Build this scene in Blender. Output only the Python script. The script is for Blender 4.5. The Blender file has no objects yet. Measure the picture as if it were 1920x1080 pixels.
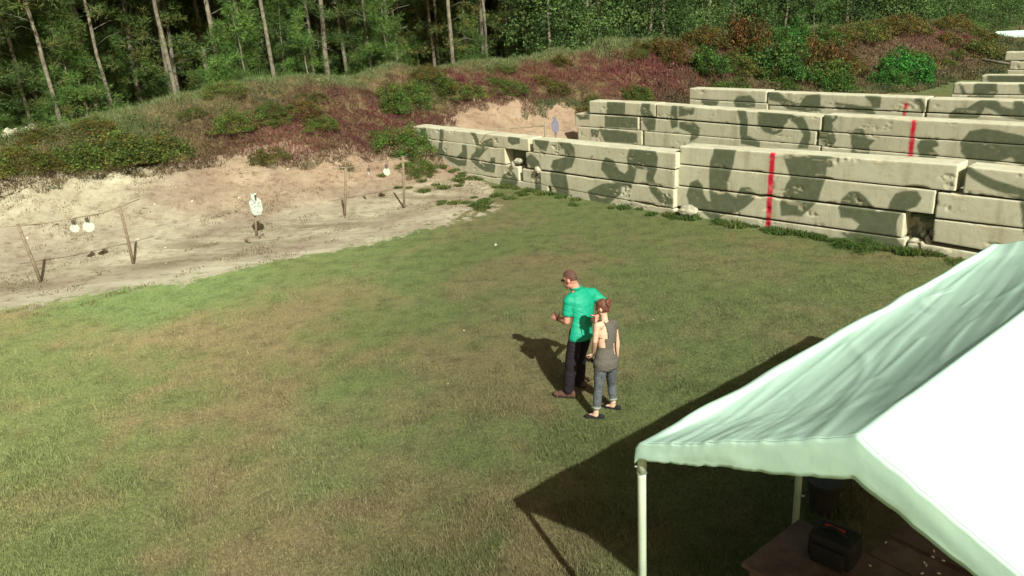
import bpy, bmesh, math, random
import numpy as np
from mathutils import Vector, Matrix

random.seed(7); rng = np.random.default_rng(7)
SC = bpy.context.scene
C = SC.collection

# ------------------------------------------------------------------ camera
F_PX, PITCH, ROLL, CAM_H = 1392.0, math.radians(19.5), math.radians(3.86), 5.0
fw = Vector((0, math.cos(PITCH), -math.sin(PITCH)))
r0 = Vector((1, 0, 0)); u0 = Vector((0, math.sin(PITCH), math.cos(PITCH)))
RT = r0*math.cos(ROLL) - u0*math.sin(ROLL)
UP = u0*math.cos(ROLL) + r0*math.sin(ROLL)
CAM = Vector((0, 0, CAM_H))
cd = bpy.data.cameras.new('camera'); cam = bpy.data.objects.new('camera', cd); C.objects.link(cam)
cd.sensor_width = 36; cd.lens = 36*F_PX/1920; cd.clip_end = 3000; cd.clip_start = 0.05
m = Matrix((RT, UP, -fw)).transposed().to_4x4(); m.translation = CAM
cam.matrix_world = m
SC.camera = cam

# ------------------------------------------------------------------ light
TOSUN = Vector((0.281, -0.727, 0.627)).normalized()
SUN_EL = math.asin(TOSUN.z); SUN_AZ = math.atan2(TOSUN.x, TOSUN.y)
w = bpy.data.worlds.new('World'); SC.world = w; w.use_nodes = True
nt = w.node_tree; nt.nodes.clear()
o_ = nt.nodes.new('ShaderNodeOutputWorld'); b_ = nt.nodes.new('ShaderNodeBackground')
sk = nt.nodes.new('ShaderNodeTexSky'); sk.sky_type = 'NISHITA'; sk.sun_disc = False
sk.sun_elevation = SUN_EL; sk.sun_rotation = SUN_AZ; sk.dust_density = 3.0; sk.ozone_density = 0.6
tint = nt.nodes.new('ShaderNodeMix'); tint.data_type = 'RGBA'; tint.blend_type = 'MULTIPLY'
tint.inputs[0].default_value = 1.0; tint.inputs[7].default_value = (1.0, 0.80, 0.52, 1)
nt.links.new(sk.outputs[0], tint.inputs[6]); nt.links.new(tint.outputs[2], b_.inputs[0])
b_.inputs[1].default_value = 0.07
nt.links.new(b_.outputs[0], o_.inputs[0])
sl = bpy.data.lights.new('sun', 'SUN'); sl.energy = 4.2; sl.angle = math.radians(0.6); sl.color = (0.96, 0.97, 0.85)
so = bpy.data.objects.new('sun', sl); C.objects.link(so)
so.rotation_euler = TOSUN.to_track_quat('Z', 'Y').to_euler()
SC.view_settings.view_transform = 'Standard'; SC.view_settings.look = 'None'
SC.view_settings.gamma = 1.0; SC.view_settings.exposure = 0.85

# ------------------------------------------------------------------ pixel -> world helpers (photo pixels 1920x1080)
def ray(x, y):
    return (fw + RT*((x-960)/F_PX) - UP*((y-540)/F_PX)).normalized()
def gp(x, y, z=0.0):
    d = ray(x, y); return CAM + d*((z-CAM_H)/d.z)
def J(x, y, Y):
    d = ray(x, y); return CAM + d*(Y/d.y)
def proj(P):
    v = Vector(P)-CAM; z = v.dot(fw)
    return (960+F_PX*v.dot(RT)/z, 540-F_PX*v.dot(UP)/z) if z > 0.01 else (-9e9, -9e9)
def uv2xy(u, v): return (.8*u-.6*v, .6*u+.8*v)
def xy2uv(x, y): return (.8*x+.6*y, -.6*x+.8*y)

# ------------------------------------------------------------------ numpy noise
def _h(ix, iy, s):
    n = (ix.astype(np.int64)*374761393 + iy.astype(np.int64)*668265263 + s*974634757) & 0xffffffff
    n = ((n ^ (n >> 13))*1274126177) & 0xffffffff
    return ((n ^ (n >> 16)) & 0xffff)/65535.0
def vn(x, y, s=0):
    x = np.asarray(x, float); y = np.asarray(y, float)
    ix = np.floor(x); iy = np.floor(y); fx = x-ix; fy = y-iy
    fx = fx*fx*(3-2*fx); fy = fy*fy*(3-2*fy)
    a = _h(ix, iy, s); b = _h(ix+1, iy, s); c = _h(ix, iy+1, s); d = _h(ix+1, iy+1, s)
    return (a*(1-fx)+b*fx)*(1-fy)+(c*(1-fx)+d*fx)*fy
def fbm(x, y, s=0, o=4):
    t = 0; a = .5; n = 0
    for k in range(o):
        t = t+a*vn(np.asarray(x)*2**k, np.asarray(y)*2**k, s+k*17); n += a; a *= .5
    return t/n

# ------------------------------------------------------------------ object helpers
def npmesh(name, V, Fc, mat=None, col=None, smooth=False):
    V = np.asarray(V, np.float32); Fc = np.asarray(Fc, np.int32); k = Fc.shape[1]
    me = bpy.data.meshes.new(name)
    me.vertices.add(len(V)); me.vertices.foreach_set('co', V.ravel())
    me.loops.add(Fc.size); me.loops.foreach_set('vertex_index', Fc.ravel())
    me.polygons.add(len(Fc)); me.polygons.foreach_set('loop_start', np.arange(0, Fc.size, k, dtype=np.int32))
    me.update(calc_edges=True)
    if smooth: me.polygons.foreach_set('use_smooth', np.ones(len(Fc), bool))
    if col is not None:
        a = me.color_attributes.new('Col', 'FLOAT_COLOR', 'POINT')
        c = np.ones((len(V), 4), np.float32); c[:, :col.shape[1]] = col
        a.data.foreach_set('color', c.ravel())
    if mat: me.materials.append(mat)
    return me
def link(name, me, parent=None, loc=(0, 0, 0)):
    o = bpy.data.objects.new(name, me); C.objects.link(o); o.location = loc
    if parent: o.parent = parent
    return o
def tag(o, label=None, cat=None, group=None, kind=None):
    if label: o['label'] = label
    if cat: o['category'] = cat
    if group: o['group'] = group
    if kind: o['kind'] = kind
    return o
def empty(name, loc=(0, 0, 0), rz=0):
    o = bpy.data.objects.new(name, None); C.objects.link(o); o.location = loc; o.rotation_euler = (0, 0, rz)
    o.empty_display_size = .2
    return o
def copy_tree(o, parent=None):
    c = o.copy(); C.objects.link(c); c.parent = parent
    for ch in list(o.children): copy_tree(ch, c)
    return c

class MB:
    "collects simple solids in one vertex / face list (mixed polygons)"
    def __init__(s, org=(0, 0, 0)): s.v = []; s.f = []; s.o = Vector(org)
    def _add(s, vs, fs):
        n = len(s.v); s.v += [tuple(Vector(p)-s.o) for p in vs]; s.f += [tuple(i+n for i in f) for f in fs]
    def box(s, c, d, rot=None):
        R = rot or Matrix.Identity(3); c = Vector(c)
        vs = [c+R @ Vector((x*d[0]/2, y*d[1]/2, z*d[2]/2)) for x in (-1, 1) for y in (-1, 1) for z in (-1, 1)]
        s._add(vs, [(0, 1, 3, 2), (4, 6, 7, 5), (0, 4, 5, 1), (2, 3, 7, 6), (0, 2, 6, 4), (1, 5, 7, 3)])
    def loft(s, pts, rx, ry=None, right=None, n=12, cap=True):
        pts = [Vector(p) for p in pts]; ry = ry or rx; vs = []
        for i, p in enumerate(pts):
            t = (pts[min(i+1, len(pts)-1)]-pts[max(i-1, 0)]).normalized()
            r = Vector(right) if right is not None else (Vector((0, 0, 1)).cross(t) if abs(t.z) < .9 else Vector((1, 0, 0)))
            r = (r-t*r.dot(t)).normalized(); q = t.cross(r)
            for k in range(n):
                a = 2*math.pi*k/n
                vs.append(p+r*math.cos(a)*rx[i]+q*math.sin(a)*ry[i])
        fs = []
        for i in range(len(pts)-1):
            for k in range(n):
                fs.append((i*n+k, i*n+(k+1) % n, (i+1)*n+(k+1) % n, (i+1)*n+k))
        if cap:
            fs.append(tuple(range(n-1, -1, -1))); fs.append(tuple((len(pts)-1)*n+k for k in range(n)))
        s._add(vs, fs)
    def tube(s, a, b, r, r2=None, n=12): s.loft([a, b], [r, r if r2 is None else r2], n=n)
    def ell(s, c, r, R=None, n=16, m=10):
        c = Vector(c); r = Vector(r) if not isinstance(r, (int, float)) else Vector((r, r, r)); R = R or Matrix.Identity(3)
        vs = [c+R @ Vector((0, 0, -r.z))]
        for j in range(1, m):
            t = -math.pi/2+math.pi*j/m
            for k in range(n):
                a = 2*math.pi*k/n
                vs.append(c+R @ Vector((r.x*math.cos(t)*math.cos(a), r.y*math.cos(t)*math.sin(a), r.z*math.sin(t))))
        vs.append(c+R @ Vector((0, 0, r.z))); L = len(vs)-1; fs = []
        for k in range(n):
            fs.append((0, 1+(k+1) % n, 1+k)); fs.append((L, 1+(m-2)*n+k, 1+(m-2)*n+(k+1) % n))
            for j in range(m-2):
                fs.append((1+j*n+k, 1+j*n+(k+1) % n, 1+(j+1)*n+(k+1) % n, 1+(j+1)*n+k))
        s._add(vs, fs)
    def cap(s, a, b, r1, r2=None):
        r2 = r1 if r2 is None else r2
        s.loft([a, b], [r1, r2], n=14); s.ell(a, r1, n=14, m=8); s.ell(b, r2, n=14, m=8)
    def poly(s, pts, h, z):   # prism from xy outline
        n = len(pts); vs = [(p[0], p[1], z) for p in pts]+[(p[0], p[1], z+h) for p in pts]
        s._add(vs, [tuple(range(n-1, -1, -1)), tuple(range(n, 2*n))]+[(i, (i+1) % n, n+(i+1) % n, n+i) for i in range(n)])
    def mesh(s, name, mat, smooth=False):
        me = bpy.data.meshes.new(name); me.from_pydata(s.v, [], s.f); me.update()
        if smooth: me.polygons.foreach_set('use_smooth', [True]*len(me.polygons))
        if mat: me.materials.append(mat)
        return me
    def build(s, name, mat, parent=None, smooth=False, loc=(0, 0, 0), bevel=0):
        o = link(name, s.mesh(name, mat, smooth), parent, loc)
        if bevel:
            b = o.modifiers.new('b', 'BEVEL'); b.width = bevel; b.segments = 2; b.limit_method = 'ANGLE'
        return o
    def blob(s, name, mat, parent=None, vox=.01, smooth=4, cut=None, solid=0, noise=0):
        o = link('tmp', s.mesh(name, mat, True))
        r = o.modifiers.new('r', 'REMESH'); r.mode = 'VOXEL'; r.voxel_size = vox; r.use_smooth_shade = True
        if smooth:
            q = o.modifiers.new('s', 'SMOOTH'); q.factor = .5; q.iterations = smooth
        dg = bpy.context.evaluated_depsgraph_get()
        me = bpy.data.meshes.new_from_object(o.evaluated_get(dg)); bpy.data.objects.remove(o)
        if noise:
            co = np.zeros(len(me.vertices)*3, np.float32); me.vertices.foreach_get('co', co); co = co.reshape(-1, 3)
            no = np.zeros(len(me.vertices)*3, np.float32); me.vertices.foreach_get('normal', no); no = no.reshape(-1, 3)
            k = fbm(co[:, 0]*16+co[:, 1]*9+3, co[:, 2]*34+co[:, 0]*9, 5, 3)-.5
            co += no*(k*noise)[:, None]; me.vertices.foreach_set('co', co.ravel()); me.update()
        if cut:
            bm = bmesh.new(); bm.from_mesh(me)
            bad = [f for f in bm.faces if cut(f.calc_center_median()+s.o)]
            bmesh.ops.delete(bm, geom=bad, context='FACES'); bm.to_mesh(me); bm.free()
        if not me.materials and mat: me.materials.append(mat)
        o = link(name, me, parent)
        if solid:
            q = o.modifiers.new('so', 'SOLIDIFY'); q.thickness = solid; q.offset = 1
        return o

# ------------------------------------------------------------------ materials
def newmat(name, rough=.8, spec=.3):
    m = bpy.data.materials.new(name); m.use_nodes = True
    b = m.node_tree.nodes['Principled BSDF']; b.inputs['Roughness'].default_value = rough
    b.inputs['Specular IOR Level'].default_value = spec
    return m, m.node_tree, b
def N(nt, t, **kw):
    n = nt.nodes.new(t)
    for k, v in kw.items(): setattr(n, k, v)
    return n
def noise(nt, scale, detail=4, rough=.6, vec=None, coord='pos'):
    n = N(nt, 'ShaderNodeTexNoise'); n.inputs['Scale'].default_value = scale
    n.inputs['Detail'].default_value = detail; n.inputs['Roughness'].default_value = rough
    if vec is None:
        if coord == 'pos': vec = N(nt, 'ShaderNodeNewGeometry').outputs['Position']
        else: vec = N(nt, 'ShaderNodeTexCoord').outputs['Object']
    nt.links.new(vec, n.inputs['Vector'])
    return n.outputs['Fac']
def ramp(nt, fac, stops):
    r = N(nt, 'ShaderNodeValToRGB'); cr = r.color_ramp
    while len(cr.elements) < len(stops): cr.elements.new(.5)
    for e, (p, c) in zip(cr.elements, stops):
        e.position = p; e.color = (*c, 1) if len(c) == 3 else c
    nt.links.new(fac, r.inputs[0]); return r.outputs[0]
def mix(nt, f, a, b, mode='MIX'):
    n = N(nt, 'ShaderNodeMix', data_type='RGBA', blend_type=mode)
    for i, x in ((0, f), (6, a), (7, b)):
        if isinstance(x, (int, float)): n.inputs[i].default_value = x
        elif isinstance(x, tuple): n.inputs[i].default_value = (*x, 1)
        else: nt.links.new(x, n.inputs[i])
    return n.outputs[2]
def bump(nt, b, h, strength=.4, dist=.02):
    n = N(nt, 'ShaderNodeBump'); n.inputs['Strength'].default_value = strength; n.inputs['Distance'].default_value = dist
    nt.links.new(h, n.inputs['Height']); nt.links.new(n.outputs[0], b.inputs['Normal'])
def mottled(name, c1, c2, scale=12, rough=.8, bstr=.3, bdist=.005, metal=0, spec=.3, coord='pos'):
    m, nt, b = newmat(name, rough, spec)
    f = noise(nt, scale, 5, .65, coord=coord)
    nt.links.new(ramp(nt, f, [(.35, c1), (.65, c2)]), b.inputs['Base Color'])
    b.inputs['Metallic'].default_value = metal
    if bstr: bump(nt, b, noise(nt, scale*4, 3, coord=coord), bstr, bdist)
    return m

M = {}
# ground: vertex colour R = sand, G = weedy soil, B = far pale sand
m, nt, b = newmat('ground_soil', .95, .15)
at = N(nt, 'ShaderNodeAttribute', attribute_name='Col'); sep = N(nt, 'ShaderNodeSeparateColor'); nt.links.new(at.outputs['Color'], sep.inputs[0])
g_hue = N(nt, 'ShaderNodeAttribute', attribute_name='GCol').outputs['Color']
g_fine = ramp(nt, noise(nt, 22, 4, .7), [(.25, (.55, .55, .5)), (.75, (1.35, 1.35, 1.3))])
grass_c = mix(nt, 1.0, g_hue, g_fine, 'MULTIPLY')
grass_c = mix(nt, 1.0, grass_c, ramp(nt, noise(nt, 2.6, 6, .72), [(.32, (.62, .60, .58)), (.5, (1, 1, 1)), (.66, (1.22, 1.16, 1.12))]), 'MULTIPLY')
s1 = ramp(nt, noise(nt, .45, 6, .62), [(.36, (.285, .250, .200)), (.5, (.355, .335, .262)), (.64, (.43, .415, .325))])
s2 = ramp(nt, noise(nt, 3.2, 8, .78), [(.33, (.48, .40, .34)), (.47, (.90, .86, .80)), (.70, (1.15, 1.15, 1.12))])
sand_c = mix(nt, 1.0, s1, s2, 'MULTIPLY')
sand_c = mix(nt, at.outputs['Alpha'], mix(nt, 1.0, sand_c, (.85, .69, .66), 'MULTIPLY'), sand_c)
mp = N(nt, 'ShaderNodeMapping'); mp.inputs['Rotation'].default_value = (0, 0, -math.atan2(.6, .8)); mp.inputs['Scale'].default_value = (.28, 1.5, 1)
nt.links.new(N(nt, 'ShaderNodeNewGeometry').outputs['Position'], mp.inputs[0])
streak = ramp(nt, noise(nt, 1.0, 8, .72, vec=mp.outputs[0]), [(.44, (0, 0, 0)), (.60, (1, 1, 1))])
sp = N(nt, 'ShaderNodeSeparateColor'); nt.links.new(N(nt, 'ShaderNodeAttribute', attribute_name='Strip').outputs['Color'], sp.inputs[0])
white_band = ramp(nt, noise(nt, .8, 7, .7, vec=mp.outputs[0]), [(.48, (0, 0, 0)), (.62, (1, 1, 1))])
sand_c = mix(nt, mix(nt, 1.0, white_band, sp.outputs[1], 'MULTIPLY'), sand_c, (.50, .48, .37))
sand_c = mix(nt, mix(nt, 1.0, streak, sp.outputs[0], 'MULTIPLY'), sand_c, (.135, .115, .065))
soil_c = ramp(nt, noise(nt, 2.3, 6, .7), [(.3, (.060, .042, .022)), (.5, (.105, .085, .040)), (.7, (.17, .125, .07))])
def edge(nt, ch, sc, k):   # breaks up a painted border with noise
    a = N(nt, 'ShaderNodeMath', operation='ADD'); nt.links.new(ch, a.inputs[0])
    q = N(nt, 'ShaderNodeMath', operation='MULTIPLY_ADD'); nt.links.new(noise(nt, sc, 6, .7), q.inputs[0]); q.inputs[1].default_value = k; q.inputs[2].default_value = -k/2
    nt.links.new(q.outputs[0], a.inputs[1])
    return ramp(nt, a.outputs[0], [(.42, (0, 0, 0)), (.58, (1, 1, 1))])
c = mix(nt, edge(nt, sep.outputs[0], 3.5, 2.1), grass_c, sand_c)
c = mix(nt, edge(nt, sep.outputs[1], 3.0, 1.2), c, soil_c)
c = mix(nt, sep.outputs[2], c, (.5, .5, .4))
nt.links.new(c, b.inputs['Base Color'])
bump(nt, b, noise(nt, 9, 8, .75), .8, .06)
M['ground'] = m

def leafmat(name, ctr=1.0, transl=.25):
    m, nt, b = newmat(name, .65, .25)
    at = N(nt, 'ShaderNodeAttribute', attribute_name='Col'); oi = N(nt, 'ShaderNodeObjectInfo')
    c = mix(nt, 1.0, at.outputs['Color'], oi.outputs['Color'], 'MULTIPLY')
    nt.links.new(c, b.inputs['Base Color'])
    tr = N(nt, 'ShaderNodeBsdfTranslucent'); nt.links.new(c, tr.inputs[0])
    ms = N(nt, 'ShaderNodeMixShader'); ms.inputs[0].default_value = transl
    nt.links.new(b.outputs[0], ms.inputs[1]); nt.links.new(tr.outputs[0], ms.inputs[2])
    nt.links.new(ms.outputs[0], nt.nodes['Material Output'].inputs[0])
    return m
M['leaf'] = leafmat('leaf_green')
M['bark'] = mottled('pine_bark', (.09, .08, .058), (.215, .20, .150), 6, .9, .6, .02, coord='obj')
M['wood'] = mottled('old_wood_post', (.13, .10, .07), (.24, .19, .13), 14, .85)
M['steel'] = mottled('splattered_white_steel', (.13, .17, .16), (.42, .48, .40), 17, .5, .2)
M['plate'] = mottled('chipped_white_plate', (.22, .26, .21), (.50, .56, .46), 24, .5, .2)
M['bracket'] = mottled('rusty_bracket', (.05, .045, .035), (.10, .08, .06), 30, .7)
M['rope'] = mottled('weathered_bar', (.17, .145, .10), (.28, .24, .17), 10, .8)
M['white'] = mottled('white_painted_metal', (.42, .50, .40), (.50, .60, .48), 5, .4, .1, spec=.5)
M['bag'] = mottled('black_nylon', (.006, .006, .006), (.012, .010, .010), 20, .7)
M['red'] = mottled('red_strap', (.35, .01, .01), (.5, .02, .02), 20, .6)
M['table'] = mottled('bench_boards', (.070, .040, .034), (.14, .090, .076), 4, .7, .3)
M['rock'] = mottled('pale_rubble', (.20, .19, .14), (.42, .41, .32), 9, .9, .6, .02)
M['grey'] = mottled('dark_grey_plastic', (.018, .018, .015), (.03, .03, .025), 8, .6)
M['brass'] = mottled('pale_scrap', (.55, .50, .40), (.75, .72, .62), 8, .5)

# concrete with camouflage: Col.R = olive paint, Col.G = red stripe, Col.B = broken surface
m, nt, b = newmat('camouflage_concrete', .9, .2)
at = N(nt, 'ShaderNodeAttribute', attribute_name='Col'); sep = N(nt, 'ShaderNodeSeparateColor'); nt.links.new(at.outputs['Color'], sep.inputs[0])
basec = ramp(nt, noise(nt, 1.1, 6, .65), [(.3, (.415, .400, .295)), (.5, (.46, .455, .345)), (.7, (.50, .505, .39))])
dirt = ramp(nt, noise(nt, 7, 7, .75), [(.28, (.76, .71, .62)), (.45, (1, 1, 1))])
basec = mix(nt, 1.0, basec, dirt, 'MULTIPLY')
mpd = N(nt, 'ShaderNodeMapping'); mpd.inputs['Scale'].default_value = (3.2, 3.2, .45); nt.links.new(N(nt, 'ShaderNodeNewGeometry').outputs['Position'], mpd.inputs[0])
basec = mix(nt, 1.0, basec, ramp(nt, noise(nt, 1.0, 6, .7, vec=mpd.outputs[0]), [(.32, (.80, .77, .70)), (.48, (1, 1, 1)), (.7, (1.05, 1.06, 1.05))]), 'MULTIPLY')
olive = ramp(nt, noise(nt, 5, 5, .7), [(.3, (.095, .108, .065)), (.55, (.120, .138, .085)), (.75, (.155, .168, .112))])
cc = mix(nt, sep.outputs[0], basec, olive)
cc = mix(nt, sep.outputs[2], cc, mix(nt, noise(nt, 24, 4), (.25, .22, .15), (.52, .49, .36)))
cc = mix(nt, sep.outputs[1], cc, mix(nt, noise(nt, 11, 5, .7), (.40, .008, .03), (.62, .02, .05)))
nt.links.new(cc, b.inputs['Base Color'])
bump(nt, b, noise(nt, 28, 6, .7), .35, .012)
M['conc'] = m

# tent fabric
m, nt, b = newmat('mint_white_tarpaulin', .55, .3)
fc = ramp(nt, noise(nt, 2.2, 5, .6), [(.3, (.50, .735, .62)), (.7, (.54, .775, .655))])
nt.links.new(fc, b.inputs['Base Color'])
tr = N(nt, 'ShaderNodeBsdfTranslucent'); nt.links.new(fc, tr.inputs[0])
ms = N(nt, 'ShaderNodeMixShader'); ms.inputs[0].default_value = .10
nt.links.new(b.outputs[0], ms.inputs[1]); nt.links.new(tr.outputs[0], ms.inputs[2]); nt.links.new(ms.outputs[0], nt.nodes['Material Output'].inputs[0])
bump(nt, b, noise(nt, 14, 4, .6), .15, .01)
M['tarp'] = m

# ------------------------------------------------------------------ terrain
def crest_h(u):
    return np.interp(u, [-20, 0, 3, 7, 15, 30, 60, 68, 76, 80], [2.6, 2.7, 2.9, 3.3, 3.45, 3.6, 3.2, 2.7, 1.0, 0.0])
VP_ = [19.6, 20.2, 21.3, 22.5, 24, 28.2, 28.8, 29.6, 34.0, 36]
HP_ = [0, .03, .20, .46, 1.18, 3.42, 3.6, 3.52, .3, .0]
def hgt(u, v):
    u = np.asarray(u, float); v = np.asarray(v, float)
    h = np.interp(v, VP_, HP_)*crest_h(u)/3.6
    bmp = (fbm(u*.55, v*.55, 3, 4)-.5)
    h = h+bmp*.75*np.clip((v-22.5)/3, 0, 1)*np.clip((36-v)/4, 0, 1)*np.clip((80-u)/6, 0, 1)
    h = h+(fbm(u*.9, v*.9, 9, 3)-.5)*.06*np.clip((v-16)/3, 0, 1)*np.clip((60-v)/10, 0, 1)
    h = h+(fbm(u*2.6, v*2.6, 15, 3)-.5)*.16*np.clip((v-20.8)/1.5, 0, 1)*np.clip((60-v)/10, 0, 1)
    return h
def H(x, y):
    u, v = xy2uv(x, y); return float(hgt(u, v))
us = np.concatenate([-np.geomspace(400, 22, 14), np.arange(-20, 30, .22), np.arange(30, 82, .45), np.geomspace(82.5, 900, 22)])
vs = np.concatenate([-np.geomspace(200, 16, 10), np.arange(-14, 0, .6), np.arange(0, 15, .28), np.arange(15, 36, .2), np.geomspace(36.5, 900, 34)])
U, Vv = np.meshgrid(us, vs); X = .8*U-.6*Vv; Y = .6*U+.8*Vv; Z = hgt(U, Vv)
nu, nv = len(us), len(vs)
i = np.arange((nv-1)*nu).reshape(nv-1, nu)[:, :-1].ravel()
faces = np.stack([i, i+1, i+1+nu, i+nu], 1)
n1 = fbm(U*.35, Vv*.5, 21, 4)-.5; n2 = fbm(U*1.1, Vv*1.1, 31, 4)-.5
def ss(x, a, b): t = np.clip((x-a)/(b-a), 0, 1); return t*t*(3-2*t)
def lawn_col(u, v, r):
    x, y = uv2xy(u, v)
    f = fbm(u*.36+5, v*.36, 41, 5); g = fbm(u*2.3, v*2.3, 43, 3)
    left = np.clip((-x-0.8)/6.5, 0, 1)
    brown = np.clip((f-.40)/.24+(g-.5)*1.9-left*.6, 0, 1)[:, None]
    gr = np.array([.094, .113, .046]); br = np.array([.134, .114, .062])
    c = gr*(1-brown)+br*brown
    lush = np.clip((fbm(u*.25, v*.25, 51, 3)-.48)/.13, 0, 1)[:, None]*(.22+.3*left[:, None])
    c = c*(1-lush)+np.array([.085, .136, .052])*lush
    return c*(1.18+left[:, None]*1.05)
low = np.interp(U, [-20, -1, 1.5, 5.5, 9, 12.5, 14.2, 15, 16, 24, 30, 80], [18.2, 18.3, 18.3, 16.9, 16.9, 17.2, 20.5, 22.5, 20.5, 20.5, 22, 23])
top = np.interp(U, [-20, 2, 4, 8, 12, 14, 17, 20, 23, 28, 40, 80], [26.0, 25.9, 25.5, 24.9, 24.3, 23.4, 25.6, 25.2, 24.0, 23.0, 20.5, 20.0])
sand = ss(Vv+n1*1.8+n2*1.4, low-.8, low+.8)
weed = ss(Vv+n1*1.6+n2*1.2, top-.5, top+.6)
inside = (U < 82).astype(float)
sand = sand*inside
far = ss(np.hypot(X, Y), 170, 210)*ss(X*.833-Y*.553, -14, -2)
# alpha channel: 0 = reddish sand, 1 = pale
pale = np.clip(1-ss(U, 4.2, 7.5)*.75*ss(Vv, 20.6, 22.5)-ss(U, 8, 11)*.25-ss(U, 14.5, 16)*.4, 0, 1)
pale = np.clip(pale+n1*.5, 0, 1)
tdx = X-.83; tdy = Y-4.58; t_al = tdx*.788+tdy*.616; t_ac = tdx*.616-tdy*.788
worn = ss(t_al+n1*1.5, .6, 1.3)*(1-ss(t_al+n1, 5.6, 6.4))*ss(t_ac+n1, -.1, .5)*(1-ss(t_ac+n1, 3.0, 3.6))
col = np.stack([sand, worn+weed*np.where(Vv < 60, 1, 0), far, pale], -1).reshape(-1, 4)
grd = link('ground', npmesh('ground', np.stack([X, Y, Z], -1).reshape(-1, 3), faces, M['ground'], col, True))
for nm_, vals in (('GCol', lawn_col(U.ravel(), Vv.ravel(), None)), ('Strip', np.stack([ss(Vv, low+.9, low+1.6)*(1-ss(Vv, 20.3, 21.6))*.62+.2*ss(Vv, 21, 22), ss(Vv, low-.5, low)*(1-ss(Vv, low+.5, low+1.5))*.75*(U < 12), U*0], -1).reshape(-1, 3))):
    a_ = grd.data.color_attributes.new(nm_, 'FLOAT_COLOR', 'POINT'); q_ = np.ones((U.size, 4), np.float32); q_[:, :3] = vals; a_.data.foreach_set('color', q_.ravel())
tag(grd, kind='structure')

# ------------------------------------------------------------------ grass blades (uncountable)
def blades(name, n, pos, hgtf, length, width, colf, lean=.6, mat='leaf', seed=1):
    r = np.random.default_rng(seed)
    x, y = pos(r, n); n = len(x); u, v = xy2uv(x, y); z = hgt(u, v)
    L = length*(.5+r.random(n)); W = width*(.6+.8*r.random(n)); a = r.random(n)*6.283; b = r.random(n)*6.283
    t = lean*np.sqrt(r.random(n))
    dx = np.cos(b)*t*L; dy = np.sin(b)*t*L; dz = L*np.sqrt(np.maximum(.05, 1-t*t))
    P = np.zeros((n, 3, 3))
    P[:, 0] = np.stack([x-np.cos(a)*W/2, y-np.sin(a)*W/2, z-.01], 1)
    P[:, 1] = np.stack([x+np.cos(a)*W/2, y+np.sin(a)*W/2, z-.01], 1)
    P[:, 2] = np.stack([x+dx, y+dy, z+dz], 1)
    c = colf(u, v, r)*(.6+.8*r.random((n, 1)))
    me = npmesh(name, P.reshape(-1, 3), np.arange(3*n).reshape(-1, 3), M[mat], np.repeat(c, 3, 0))
    return link(name, me)
def lawn_pos(r, n):   # screen-density-weighted positions over the visible lawn
    px = r.random(n)*2100-90; py = 380+(r.random(n)**.8)*780
    d = np.array(fw)[None]+np.outer((px-960)/F_PX, np.array(RT))-np.outer((py-540)/F_PX, np.array(UP))
    t = -CAM_H/d[:, 2]; x = d[:, 0]*t; y = d[:, 1]*t; u, v = xy2uv(x, y)
    k = (v < 21) & (d[:, 2] < -.05) & (v < np.interp(u, [0, 5.5, 12.5, 14, 15], [18.2, 17.0, 17.2, 20, 23])+(fbm(u*1.3, v*1.3, 77, 3)-.5)*2.0+(fbm(u*5, v*5, 78, 2)-.5)*1.6)
    ta_ = (x-.83)*.788+(y-4.58)*.616; tc_ = (x-.83)*.616-(y-4.58)*.788; k &= ~((ta_ > .9) & (ta_ < 6) & (tc_ > .2) & (tc_ < 3.3) & (r.random(len(x)) < .93))
    return x[k], y[k]
g1 = blades('lawn_grass', 330000, lawn_pos, None, .036, .011, lawn_col, .93, seed=3)
def tuft_pos(r, n):
    x, y = lawn_pos(r, n); u, v = xy2uv(x, y); k = fbm(u*1.6, v*1.6, 91, 4)+(r.random(len(x))-.5)*.1 > .545; return x[k], y[k]
g2 = blades('lawn_tufts', 160000, tuft_pos, None, .075, .010, lambda u, v, r: lawn_col(u, v, r)*1.05, .8, seed=4)
tag(g2, 'slightly longer grass tufts scattered through the mown range grass', 'grass tufts', kind='stuff')
tag(g1, 'short mown grass covering the range floor', 'grass', kind='stuff')

# ------------------------------------------------------------------ weeds on the berm (uncountable), by colour patches
PATCH = [(7.2, 25.6, 1.8, (.12, .050, .036)), (15.4, 25.4, 1.4, (.09, .05, .03)), (3.2, 27.2, 1.6, (.14, .09, .045)), (25, 27.6, 2.0, (.12, .05, .035)), (28, 25.4, 2.4, (.13, .06, .045)), (34, 26.2, 3, (.11, .05, .036)), (17.5, 28.1, 1.5, (.12, .06, .04)),
  # u, v, radius, rgb  -- dark red weeds, brown seed heads, bright green
 (13.2, 25.9, 2.6, (.120, .022, .030)), (11.4, 25.6, 1.9, (.110, .034, .032)), (9.0, 24.9, 1.2, (.12, .045, .038)), (9.6, 25.0, 1.0, (.17, .06, .05)),
 (18.4, 26.8, 2.2, (.130, .024, .032)), (20.6, 26.9, 1.7, (.120, .036, .036)), (22.5, 27.4, 2.2, (.14, .05, .036)), (30, 27.0, 2.5, (.15, .045, .04)),
 (26.0, 26.2, 2.2, (.16, .05, .045)), (2.0, 26.6, 1.8, (.15, .115, .045)), (.2, 25.6, 1.5, (.12, .085, .04)),
 (5.3, 25.6, 1.6, (.11, .080, .036)), (16.2, 26.5, 1.0, (.07, .11, .03)), (4.6, 27.4, 1.6, (.06, .125, .035)),
 (52, 26.2, 5.5, (.165, .095, .062)), (60, 26.4, 4.5, (.170, .085, .064)), (46, 26.0, 4.5, (.13, .085, .050)), (62, 25, 2.0, (.17, .045, .050)), (40, 25.5, 3, (.14, .06, .04)),
 (1, 28.4, 2, (.15, .165, .065))]
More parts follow.
